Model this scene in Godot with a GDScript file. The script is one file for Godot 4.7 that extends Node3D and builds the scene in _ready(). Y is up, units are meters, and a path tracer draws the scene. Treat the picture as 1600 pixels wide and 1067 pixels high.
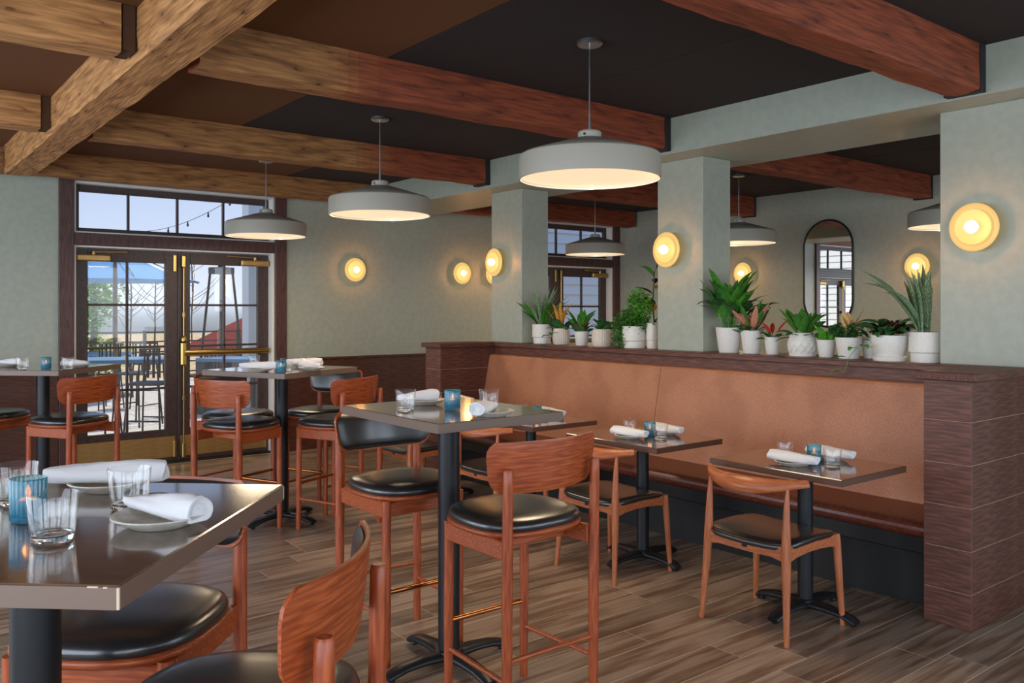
extends Node3D
# A restaurant dining room: bar-height tables and stools by patio doors, a tan banquette under a plant ledge,
# painted pillars open to a second room. World: +x towards the banquette wall, -z towards the patio doors.

const CEIL := 2.876        # ceiling height
const ZB := -8.58          # patio-door wall
const X2 := 8.70           # far wall of the second room
const BAR := 1.09          # bar table height
const EYE := 1.51
const FOC := 1322.0        # focal length in pixels of the 1600 x 1067 frame
const YAW := 0.667

var M := {}
var taken := {}

# ------------------------------------------------------------------ set-up
func _ready() -> void:
	set_camera_and_light()
	make_materials()
	build_shell()
	build_doors()
	build_beams()
	build_banquette()
	build_lamps()
	build_tables()
	build_seating()
	build_place_settings()
	build_plants()
	build_wall_mirror()
	build_outside()


func set_camera_and_light() -> void:
	var cam := Camera3D.new()
	cam.name = "camera"
	cam.projection = Camera3D.PROJECTION_FRUSTUM
	cam.near = 0.05
	cam.far = 300.0
	cam.size = 1067.0 / FOC * 0.05
	cam.frustum_offset = Vector2(0.0, -(533.5 - 484.0) / FOC * 0.05)
	cam.position = Vector3(0, EYE, 0)
	cam.rotation = Vector3(0, -YAW, 0)
	cam.current = true
	add_child(cam)
	var e := Environment.new()
	e.background_mode = Environment.BG_SKY
	var sm := ProceduralSkyMaterial.new()
	sm.sky_top_color = Color(0.50, 0.62, 0.81)
	sm.sky_horizon_color = Color(0.815, 0.85, 0.905)
	sm.sky_curve = 0.12
	sm.ground_bottom_color = Color(0.35, 0.35, 0.36)
	sm.ground_horizon_color = Color(0.75, 0.80, 0.86)
	sm.sky_energy_multiplier = 1.17
	sm.ground_energy_multiplier = 1.0
	var sky := Sky.new()
	sky.sky_material = sm
	e.sky = sky
	e.tonemap_mode = Environment.TONE_MAPPER_LINEAR
	e.tonemap_exposure = 1.0
	e.sdfgi_enabled = true
	e.ssao_enabled = true
	e.ssil_enabled = true
	var we := WorldEnvironment.new()
	we.name = "world"
	we.environment = e
	add_child(we)
	var sun := DirectionalLight3D.new()
	sun.name = "sun"
	sun.light_color = Color(1.0, 0.95, 0.86)
	sun.light_energy = 1.6
	sun.light_angular_distance = 0.6
	sun.shadow_enabled = true
	sun.rotation_degrees = Vector3(-52, 100, 0)
	add_child(sun)
	# daylight entering by the window bands that the photograph does not show
	for s in [[-8.1, -5.5, 0], [-5.2, -2.6, 0], [-2.3, 0.3, 0], [0.6, 2.3, 0], [-2.2, 0.4, 1], [0.7, 3.2, 1], [3.6, 6.0, 1], [6.4, 8.3, 1]]:
		var l := AreaLight3D.new()
		l.name = "window_daylight"
		l.light_color = Color(0.90, 0.95, 1.0)
		var left: bool = s[2] == 0
		l.area_size = Vector2(s[1] - s[0] - 0.15, 2.1 if left else 1.85)
		l.light_energy = (8.8 if left else 6.0) * (s[1] - s[0]) / 2.6
		l.area_range = 20.0
		l.shadow_enabled = true
		l.position = Vector3(-2.56, 1.46, (s[0] + s[1]) * 0.5) if left else Vector3((s[0] + s[1]) * 0.5, 1.58, 2.46)
		l.rotation.y = -PI / 2 if left else 0.0
		add_child(l, true)


# ------------------------------------------------------------------ pixel helpers
func ray(px: float, py: float) -> Vector3:
	var a := (px - 800.0) / FOC
	var b := -(py - 484.0) / FOC
	return Vector3(cos(YAW) * a + sin(YAW), b, sin(YAW) * a - cos(YAW))


func at_y(px: float, py: float, y: float) -> Vector3:
	var d := ray(px, py)
	return Vector3(0, EYE, 0) + d * ((y - EYE) / d.y)


func at_x(px: float, py: float, x: float) -> Vector3:
	var d := ray(px, py)
	return Vector3(0, EYE, 0) + d * (x / d.x)


func at_z(px: float, py: float, z: float) -> Vector3:
	var d := ray(px, py)
	return Vector3(0, EYE, 0) + d * (z / d.z)


func facing(d: Vector2) -> float:      # turn that makes a thing built towards -z look along d (x, z)
	return atan2(-d.x, -d.y)


# ------------------------------------------------------------------ mesh builder
class MB:
	var v := PackedVector3Array()
	var g := PackedInt32Array()
	var c := PackedColorArray()
	var col := Color.WHITE
	var xf := Transform3D.IDENTITY
	var next := 1

	func grp() -> int:
		next += 1
		return next

	func tri(a: Vector3, b: Vector3, d: Vector3, s := -1) -> void:   # a, b, d counter-clockwise seen from outside
		v.append(xf * a); v.append(xf * d); v.append(xf * b)
		g.append(s); g.append(s); g.append(s)
		c.append(col); c.append(col); c.append(col)

	func quad(a: Vector3, b: Vector3, d: Vector3, e: Vector3, s := -1) -> void:
		tri(a, b, d, s)
		tri(a, d, e, s)

	func away(pts: Array, mid: Vector3, s := -1) -> void:            # polygon turned so that it looks away from mid
		var n: Vector3 = (pts[1] - pts[0]).cross(pts[2] - pts[0])
		var q := pts
		if n.dot((pts[0] + pts[1] + pts[2]) / 3.0 - mid) < 0.0:
			q = pts.duplicate()
			q.reverse()
		for i in range(1, q.size() - 1):
			tri(q[0], q[i], q[i + 1], s)

	func box(mid: Vector3, size: Vector3, bev := 0.0) -> void:
		var h := size * 0.5
		if bev <= 0.0:
			for ax in 3:
				for sg in [-1.0, 1.0]:
					var p := []
					for k in [[-1, -1], [1, -1], [1, 1], [-1, 1]]:
						var q := Vector3.ZERO
						q[ax] = sg * h[ax]
						q[(ax + 1) % 3] = k[0] * h[(ax + 1) % 3]
						q[(ax + 2) % 3] = k[1] * h[(ax + 2) % 3]
						p.append(mid + q)
					away(p, mid)
			return
		var b := minf(bev, minf(h.x, minf(h.y, h.z)) * 0.95)
		var pt := func(s: Vector3, ax: int) -> Vector3:
			var q := Vector3(s.x * (h.x - b), s.y * (h.y - b), s.z * (h.z - b))
			q[ax] = s[ax] * h[ax]
			return mid + q
		for ax in 3:
			var a1 := (ax + 1) % 3
			var a2 := (ax + 2) % 3
			for sg in [-1.0, 1.0]:
				var p := []
				for k in [[-1, -1], [1, -1], [1, 1], [-1, 1]]:
					var s := Vector3.ZERO
					s[ax] = sg; s[a1] = k[0]; s[a2] = k[1]
					p.append(pt.call(s, ax))
				away(p, mid)
			for s1 in [-1.0, 1.0]:
				for s2 in [-1.0, 1.0]:
					var sa := Vector3.ZERO
					sa[ax] = -1.0; sa[a1] = s1; sa[a2] = s2
					var sb := sa
					sb[ax] = 1.0
					away([pt.call(sa, a1), pt.call(sb, a1), pt.call(sb, a2), pt.call(sa, a2)], mid)
		for sx in [-1.0, 1.0]:
			for sy in [-1.0, 1.0]:
				for sz in [-1.0, 1.0]:
					var s := Vector3(sx, sy, sz)
					away([pt.call(s, 0), pt.call(s, 1), pt.call(s, 2)], mid)

	func span(lo: Vector3, hi: Vector3, bev := 0.0) -> void:
		box((lo + hi) * 0.5, hi - lo, bev)

	# swept round bar: centres, radii; flat squeezes it along "up"
	func tube(path: Array, rad: Array, seg := 12, cap := true, flat := 1.0, up := Vector3.ZERO) -> void:
		var n := path.size()
		var rings := []
		var t0: Vector3 = (path[1] - path[0]).normalized()
		var nx := up if up != Vector3.ZERO else (Vector3.RIGHT if absf(t0.x) < 0.8 else Vector3.UP)
		nx = (nx - t0 * nx.dot(t0)).normalized()
		for i in n:
			var t: Vector3
			if i == 0: t = path[1] - path[0]
			elif i == n - 1: t = path[n - 1] - path[n - 2]
			else: t = (path[i + 1] - path[i]).normalized() + (path[i] - path[i - 1]).normalized()
			t = t.normalized()
			nx = (nx - t * nx.dot(t)).normalized()
			var ny := t.cross(nx)
			var ring := []
			for k in seg:
				var a := TAU * k / seg
				ring.append(path[i] + (nx * cos(a) * flat + ny * sin(a)) * rad[i])
			rings.append(ring)
		var s := grp()
		for i in n - 1:
			for k in seg:
				var k2 := (k + 1) % seg
				quad(rings[i][k], rings[i][k2], rings[i + 1][k2], rings[i + 1][k], s)
		if cap:
			for i in range(1, seg - 1):
				tri(rings[0][0], rings[0][i + 1], rings[0][i])
				tri(rings[n - 1][0], rings[n - 1][i], rings[n - 1][i + 1])

	# turned shape round y: points (radius, height) listed from bottom outside upwards; ribs ripple the radius
	func lathe(prof: Array, seg := 24, at := Vector3.ZERO, ribs := 0, rib := 0.0, hard := 0.6) -> void:
		var s := grp()
		for i in prof.size() - 1:
			if i > 0:
				var d1: Vector2 = (prof[i] - prof[i - 1]).normalized()
				var d2: Vector2 = (prof[i + 1] - prof[i]).normalized()
				if absf(d1.angle_to(d2)) > hard:
					s = grp()
			for k in seg:
				var pts := []
				for q in [[i, k], [i, k + 1], [i + 1, k + 1], [i + 1, k]]:
					var a: float = TAU * q[1] / seg
					var r: float = prof[q[0]].x
					if ribs > 0 and r > 0.0:
						r += rib * cos(a * ribs)
					pts.append(at + Vector3(cos(a) * r, prof[q[0]].y, -sin(a) * r))
				if prof[i].x <= 0.0:
					tri(pts[0], pts[2], pts[3], s)
				elif prof[i + 1].x <= 0.0:
					tri(pts[0], pts[1], pts[2], s)
				else:
					quad(pts[0], pts[1], pts[2], pts[3], s)

	# rings of one outline (x, z): layers are [scale, y]; closed below and above
	func stack(outline: Array, layers: Array, at := Vector3.ZERO, saddle := 0.0) -> void:
		var n := outline.size()
		var rings := []
		for l in layers:
			var ring := []
			for p in outline:
				var q: Vector2 = p * l[0]
				ring.append(at + Vector3(q.x, l[1] - saddle * q.y * q.y + saddle * 0.7 * q.x * q.x, q.y))
			rings.append(ring)
		var s := grp()
		for i in rings.size() - 1:
			for k in n:
				var k2 := (k + 1) % n
				quad(rings[i][k2], rings[i][k], rings[i + 1][k], rings[i + 1][k2], s)
		var lo: Vector3 = at + Vector3(0, layers[0][1], 0)
		var hi: Vector3 = at + Vector3(0, layers[-1][1], 0)
		for k in n:
			var k2 := (k + 1) % n
			tri(lo, rings[0][k], rings[0][k2])
			tri(hi, rings[-1][k2], rings[-1][k], s)

	# curved slab: f(u, v) gives a point for u, v in 0..1; made thick along its normal
	func sheet(nu: int, nv: int, f: Callable, thick: float, round_edge := 0.0) -> void:
		var a := []
		var b := []
		var e := 0.002
		for i in nu + 1:
			var ra := []
			var rb := []
			for j in nv + 1:
				var u := float(i) / nu
				var w := float(j) / nv
				var p: Vector3 = f.call(u, w)
				var du: Vector3 = f.call(minf(u + e, 1.0), w) - f.call(maxf(u - e, 0.0), w)
				var dv: Vector3 = f.call(u, minf(w + e, 1.0)) - f.call(u, maxf(w - e, 0.0))
				var n := du.cross(dv).normalized()
				var m := maxf(absf(2 * u - 1), absf(2 * w - 1))
				var t := thick * 0.5 * (1.0 - round_edge * pow(m, 6.0))
				ra.append(p + n * t)
				rb.append(p - n * t)
			a.append(ra)
			b.append(rb)
		var s1 := grp()
		var s2 := grp()
		var s3 := grp()
		for i in nu:
			for j in nv:
				quad(a[i][j], a[i + 1][j], a[i + 1][j + 1], a[i][j + 1], s1)
				quad(b[i][j], b[i][j + 1], b[i + 1][j + 1], b[i + 1][j], s2)
		for i in nu:
			quad(a[i][0], b[i][0], b[i + 1][0], a[i + 1][0], s3)
			quad(a[i][nv], a[i + 1][nv], b[i + 1][nv], b[i][nv], s3)
		for j in nv:
			quad(a[0][j], a[0][j + 1], b[0][j + 1], b[0][j], s3)
			quad(a[nu][j], b[nu][j], b[nu][j + 1], a[nu][j + 1], s3)

	# flat outline (x, y) drawn out along z from z0 to z1
	func prism(poly: Array, z0: float, z1: float) -> void:
		var p2 := PackedVector2Array(poly)
		if Geometry2D.is_polygon_clockwise(p2):
			p2.reverse()
		var n := p2.size()
		var idx := Geometry2D.triangulate_polygon(p2)
		var flip := 1.0 if z1 > z0 else -1.0
		for i in range(0, idx.size(), 3):
			var a := p2[idx[i]]
			var b := p2[idx[i + 1]]
			var d := p2[idx[i + 2]]
			if (b - a).cross(d - a) < 0.0:
				var t := b
				b = d
				d = t
			tri(Vector3(a.x, a.y, maxf(z0, z1)), Vector3(b.x, b.y, maxf(z0, z1)), Vector3(d.x, d.y, maxf(z0, z1)))
			tri(Vector3(a.x, a.y, minf(z0, z1)), Vector3(d.x, d.y, minf(z0, z1)), Vector3(b.x, b.y, minf(z0, z1)))
		for i in n:
			var a := p2[i]
			var b := p2[(i + 1) % n]
			var lo := minf(z0, z1)
			var hi := maxf(z0, z1)
			quad(Vector3(a.x, a.y, hi), Vector3(a.x, a.y, lo), Vector3(b.x, b.y, lo), Vector3(b.x, b.y, hi))

	func mesh(tinted := false) -> ArrayMesh:
		var st := SurfaceTool.new()
		st.begin(Mesh.PRIMITIVE_TRIANGLES)
		for i in v.size():
			st.set_smooth_group(g[i])
			if tinted:
				st.set_color(c[i])
			st.add_vertex(v[i])
		st.generate_normals()
		st.index()
		return st.commit()


# ------------------------------------------------------------------ node helpers
func numbered(called: String) -> String:
	var n: int = taken.get(called, 0)
	taken[called] = n + 1
	return called if n == 0 else "%s_%03d" % [called, n]


func tag(o: Node3D, label: String, category: String, group := "") -> Node3D:
	o.set_meta("label", label)
	o.set_meta("category", category)
	if group != "":
		o.set_meta("group", group)
	return o


func thing(called: String, label: String, category: String, at := Vector3.ZERO, turn := 0.0, group := "") -> Node3D:
	var o := Node3D.new()
	o.name = numbered(called)
	add_child(o)
	o.position = at
	o.rotation.y = turn
	return tag(o, label, category, group)


func part(parent: Node3D, called: String, mb: MB, mat: Material, tinted := false) -> MeshInstance3D:
	return put(parent, called, mb.mesh(tinted), mat)


func put(parent: Node3D, called: String, mesh: Mesh, mat: Material, xf := Transform3D.IDENTITY) -> MeshInstance3D:
	var o := MeshInstance3D.new()
	o.name = called
	o.mesh = mesh
	o.material_override = mat
	o.transform = xf
	parent.add_child(o, true)
	return o


func struct(called: String, mb: MB, mat: Material, label := "", category := "") -> MeshInstance3D:
	var o := MeshInstance3D.new()
	o.name = numbered(called)
	o.mesh = mb.mesh()
	o.material_override = mat
	o.set_meta("kind", "structure")
	if label != "":
		tag(o, label, category)
	add_child(o)
	return o


func again(o: Node3D, at: Vector3, turn: float, label := "", group := "") -> Node3D:
	var base := String(o.name).trim_suffix("_001")
	var r: Node3D = o.duplicate()
	r.name = numbered(base)
	add_child(r)
	r.position = at
	r.rotation.y = turn
	if label != "":
		r.set_meta("label", label)
	if group != "":
		r.set_meta("group", group)
	return r


func glow(parent: Node3D, at: Vector3, color: Color, energy: float, size: float) -> void:
	var l := OmniLight3D.new()
	l.name = "light"
	l.position = at
	l.light_color = color
	l.light_energy = energy
	l.light_size = size
	l.omni_range = 14.0
	l.omni_attenuation = 2.0
	l.shadow_enabled = true
	parent.add_child(l, true)


# ------------------------------------------------------------------ materials
func ramp(cols: Array, offs: Array) -> Gradient:
	var gr := Gradient.new()
	gr.colors = PackedColorArray(cols)
	gr.offsets = PackedFloat32Array(offs)
	return gr


func noise_tex(sd: int, freq: float, gr: Gradient, size := 512, warp := 0.0, octaves := 4, ridged := false) -> NoiseTexture2D:
	var n := FastNoiseLite.new()
	n.seed = sd
	n.noise_type = FastNoiseLite.TYPE_SIMPLEX_SMOOTH
	n.fractal_type = FastNoiseLite.FRACTAL_RIDGED if ridged else FastNoiseLite.FRACTAL_FBM
	n.frequency = freq
	n.fractal_octaves = octaves
	if warp > 0.0:
		n.domain_warp_enabled = true
		n.domain_warp_amplitude = warp
		n.domain_warp_frequency = 0.01
	var t := NoiseTexture2D.new()
	t.width = size
	t.height = size
	t.seamless = true
	t.noise = n
	if gr:
		t.color_ramp = gr
	return t


func flat_mat(called: String, col: Color, rough: float, metal := 0.0, spec := 0.5) -> StandardMaterial3D:
	var m := StandardMaterial3D.new()
	m.resource_name = called
	m.albedo_color = col
	m.roughness = rough
	m.metallic = metal
	m.metallic_specular = spec
	M[called] = m
	return m


# grained stuff: three tones, stretched by the scale along the object's own axes
func grain(called: String, tones: Array, scale: Vector3, rough: float, sd: int, freq := 0.012, bump := 0.0, world := false, warp := 12.0) -> StandardMaterial3D:
	var m := StandardMaterial3D.new()
	m.resource_name = called
	m.albedo_texture = noise_tex(sd, freq, ramp(tones, [0.2, 0.5, 0.8]), 512, warp)
	m.uv1_triplanar = true
	m.uv1_world_triplanar = world
	m.uv1_scale = scale
	m.uv1_offset = Vector3(sd * 0.137, sd * 0.071, sd * 0.213)
	m.uv1_triplanar_sharpness = 8.0
	m.roughness = rough
	if bump > 0.0:
		m.heightmap_enabled = true
		m.heightmap_texture = noise_tex(sd + 50, freq * 1.6, null, 512, warp)
		m.heightmap_scale = bump
	M[called] = m
	return m


func over(m: StandardMaterial3D, tones: Array, offs: Array, sd: int, freq: float, scale: Vector3, ridged := false) -> void:   # a second, coarser pattern multiplied in
	m.detail_enabled = true
	m.detail_blend_mode = BaseMaterial3D.BLEND_MODE_MUL
	m.detail_uv_layer = BaseMaterial3D.DETAIL_UV_2
	m.uv2_triplanar = true
	m.uv2_world_triplanar = m.uv1_world_triplanar
	m.uv2_scale = scale
	m.uv2_triplanar_sharpness = 8.0
	m.detail_albedo = noise_tex(sd, freq, ramp(tones, offs), 512, 20.0, 3 if ridged else 4, ridged)


func rgb8(r: int, g: int, b: int) -> Color:
	return Color8(r, g, b)


func make_materials() -> void:
	var sage := grain("sage_paint", [rgb8(160, 166, 152), rgb8(164, 170, 156), rgb8(168, 173, 160)], Vector3(1.2, 1.2, 1.2), 0.42, 3, 0.02, 0.0)
	sage.uv1_world_triplanar = true
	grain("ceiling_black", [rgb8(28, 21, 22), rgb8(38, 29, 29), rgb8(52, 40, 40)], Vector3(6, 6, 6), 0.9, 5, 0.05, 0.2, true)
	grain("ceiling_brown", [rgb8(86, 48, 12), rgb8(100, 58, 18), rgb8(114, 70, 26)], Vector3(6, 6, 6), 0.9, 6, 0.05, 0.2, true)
	# hewn timber, tan and red
	var hewn := grain("hewn_timber", [rgb8(196, 190, 186), rgb8(226, 223, 220), rgb8(252, 251, 250)], Vector3(0.45, 5.0, 5.0), 0.72, 11, 0.012, 0.25)
	hewn.vertex_color_use_as_albedo = true
	over(hewn, [rgb8(255, 255, 255), rgb8(214, 204, 198), rgb8(70, 50, 42)], [0.55, 0.90, 1.0], 12, 0.010, Vector3(0.22, 1.3, 1.3), true)
	# floor planks, four tones
	for i in 4:
		var t: float = [0.88, 1.0, 1.08, 0.95][i]
		var f := grain("floor_plank_%d" % i, [Color8(int(138 * t), int(119 * t), int(103 * t)), Color8(int(150 * t), int(130 * t), int(113 * t)), Color8(int(161 * t), int(141 * t), int(123 * t))], Vector3(0.30, 1.0, 11.0), 0.29, 21 + i * 3, 0.012, 0.0, true, 3.0)
		f.uv1_offset = Vector3(i * 0.31, 0, i * 0.43)
		over(f, [rgb8(196, 180, 168), rgb8(255, 255, 255)], [0.2, 0.6], 41 + i, 0.008, Vector3(0.32, 1, 3.6))
		f.metallic_specular = 0.6
	flat_mat("floor_joint", rgb8(196, 176, 156), 0.6)
	# cherry stools: grain upright for legs, level for backs and rails
	grain("cherry_upright", [rgb8(138, 60, 28), rgb8(157, 72, 34), rgb8(174, 86, 44)], Vector3(12, 1.0, 12), 0.38, 31, 0.012, 0.0, false, 20.0)
	grain("cherry_level", [rgb8(136, 60, 28), rgb8(158, 73, 34), rgb8(178, 90, 47)], Vector3(1.2, 14, 12), 0.38, 32, 0.012, 0.0, false, 30.0)
	grain("oak_upright", [rgb8(160, 88, 52), rgb8(176, 102, 62), rgb8(190, 116, 75)], Vector3(12, 1.0, 12), 0.38, 33, 0.012, 0.0, false, 20.0)
	grain("oak_level", [rgb8(158, 84, 48), rgb8(174, 98, 58), rgb8(188, 112, 70)], Vector3(1.2, 10, 8), 0.38, 34, 0.012, 0.0, false, 20.0)
	# table tops
	grain("walnut_top", [rgb8(96, 75, 62), rgb8(106, 84, 69), rgb8(116, 93, 77)], Vector3(1.0, 12, 12), 0.13, 35, 0.012, 0.0, false, 10.0)
	grain("dining_top", [rgb8(84, 54, 40), rgb8(92, 60, 45), rgb8(100, 67, 51)], Vector3(10, 10, 1.0), 0.15, 36, 0.012, 0.0, false, 10.0)
	grain("black_leather", [rgb8(26, 25, 26), rgb8(34, 33, 34), rgb8(42, 41, 42)], Vector3(9, 9, 9), 0.30, 46, 0.03, 0.0)
	for k in ["walnut_top", "dining_top", "black_leather"]:
		M[k].clearcoat_enabled = true
		M[k].metallic_specular = 0.58
		M[k].clearcoat = 0.75 if k != "black_leather" else 0.45
		M[k].clearcoat_roughness = 0.08 if k != "black_leather" else 0.22
	flat_mat("walnut_edge", rgb8(112, 90, 77), 0.4)
	flat_mat("dining_edge", rgb8(92, 62, 48), 0.35)
	flat_mat("bare_chip", rgb8(206, 186, 158), 0.7)
	# dark stained boards
	grain("dark_board", [rgb8(72, 38, 27), rgb8(88, 48, 35), rgb8(102, 60, 45)], Vector3(0.9, 9, 9), 0.55, 37, 0.014, 0.02, false, 8.0)
	grain("dark_board_across", [rgb8(82, 48, 37), rgb8(98, 58, 46), rgb8(114, 72, 58)], Vector3(9, 9, 0.9), 0.5, 38, 0.014, 0.02, false, 8.0)
	grain("wainscot_wood", [rgb8(58, 28, 18), rgb8(76, 40, 27), rgb8(92, 52, 37)], Vector3(0.9, 9, 9), 0.4, 39, 0.014, 0.0, false, 8.0)
	grain("door_paint", [rgb8(58, 42, 40), rgb8(64, 48, 46), rgb8(70, 53, 50)], Vector3(3, 3, 3), 0.45, 40)
	grain("casing_stain", [rgb8(66, 40, 36), rgb8(80, 50, 46), rgb8(94, 60, 54)], Vector3(8, 0.9, 8), 0.45, 42)
	flat_mat("white_frame", rgb8(225, 224, 220), 0.5)
	# leathers
	var tanl := grain("tan_leather", [rgb8(172, 114, 82), rgb8(180, 120, 88), rgb8(188, 128, 95)], Vector3(6, 6, 6), 0.46, 43, 0.02, 0.0, true)
	over(tanl, [rgb8(238, 232, 228), rgb8(255, 255, 255)], [0.3, 0.7], 44, 0.006, Vector3(0.8, 0.8, 0.8))
	grain("seat_leather", [rgb8(84, 38, 26), rgb8(100, 48, 33), rgb8(112, 58, 40)], Vector3(3, 3, 3), 0.34, 45, 0.02, 0.0, true)
	flat_mat("base_black", rgb8(30, 29, 30), 0.7)
	flat_mat("shoe_brown", rgb8(74, 46, 24), 0.8)
	flat_mat("board_gap", rgb8(170, 140, 118), 0.7)
	flat_mat("cast_iron", rgb8(38, 39, 42), 0.38, 0.4)
	flat_mat("brass", rgb8(178, 146, 84), 0.28, 1.0)
	grain("brass_plate", [rgb8(172, 138, 84), rgb8(182, 148, 94), rgb8(192, 158, 104)], Vector3(1, 20, 1), 0.42, 47).metallic = 0.85
	flat_mat("copper_bar", rgb8(190, 120, 70), 0.25, 1.0)
	flat_mat("nickel", rgb8(170, 172, 176), 0.3, 1.0)
	flat_mat("shade_white", rgb8(166, 161, 149), 0.4)
	flat_mat("shade_inside", rgb8(250, 240, 222), 0.5)
	flat_mat("black_metal", rgb8(22, 22, 23), 0.4, 0.3)
	# glass
	var pane := flat_mat("window_glass", Color(1, 1, 1, 0.03), 0.02)
	pane.metallic_specular = 0.36
	pane.transparency = BaseMaterial3D.TRANSPARENCY_ALPHA
	var tumb := flat_mat("tumbler_glass", Color(0.97, 0.98, 0.98, 0.012), 0.0)
	tumb.transparency = BaseMaterial3D.TRANSPARENCY_ALPHA
	var thick := flat_mat("glass_base", Color(0.98, 0.99, 0.99, 0.02), 0.0)
	thick.transparency = BaseMaterial3D.TRANSPARENCY_ALPHA
	thick.refraction_enabled = true
	thick.refraction_scale = 0.05
	var blue := flat_mat("blue_glass", Color(0.05, 0.46, 0.58, 0.6), 0.05)
	blue.transparency = BaseMaterial3D.TRANSPARENCY_ALPHA
	var wax := flat_mat("candle_wax", rgb8(248, 238, 220), 0.5)
	wax.subsurf_scatter_enabled = true
	wax.subsurf_scatter_strength = 0.4
	var mir := flat_mat("mirror_glass", rgb8(238, 240, 240), 0.01, 1.0)
	mir.metallic_specular = 0.8
	grain("stoneware", [rgb8(178, 172, 160), rgb8(190, 184, 172), rgb8(200, 195, 184)], Vector3(5, 5, 5), 0.35, 48)
	grain("linen", [rgb8(222, 221, 224), rgb8(232, 231, 233), rgb8(240, 239, 240)], Vector3(30, 30, 30), 0.85, 49, 0.05, 0.05)
	grain("pot_white", [rgb8(224, 221, 214), rgb8(228, 225, 218), rgb8(232, 229, 223)], Vector3(5, 5, 5), 0.45, 51, 0.02, 0.0)
	grain("pot_cream", [rgb8(208, 196, 180), rgb8(220, 209, 194), rgb8(230, 220, 206)], Vector3(6, 6, 6), 0.6, 52, 0.02, 0.0)
	grain("soil", [rgb8(30, 22, 16), rgb8(48, 36, 26), rgb8(70, 54, 40)], Vector3(20, 20, 20), 0.95, 53, 0.04, 0.3)
	# glowing things
	for a in [["bulb_glow", Color(1.0, 0.95, 0.88), 2.0], ["dish_glow", Color(0.95, 0.80, 0.48), 0.75], ["ring_glow", Color(0.96, 0.86, 0.52), 0.8], ["diffuser_glow", Color8(252, 226, 186), 0.95], ["flame_glow", Color(1.0, 0.62, 0.22), 5.0]]:
		var m := flat_mat(a[0], rgb8(120, 92, 46), 0.4)
		m.emission_enabled = true
		m.emission = a[1]
		m.emission_energy_multiplier = a[2]


func leafy(called: String, tones: Array, sd: int) -> StandardMaterial3D:
	var m := grain(called, tones, Vector3(14, 5, 14), 0.36, sd, 0.02, 0.0)
	m.backlight_enabled = true
	m.backlight = Color(0.22, 0.30, 0.10)
	return m


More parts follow.
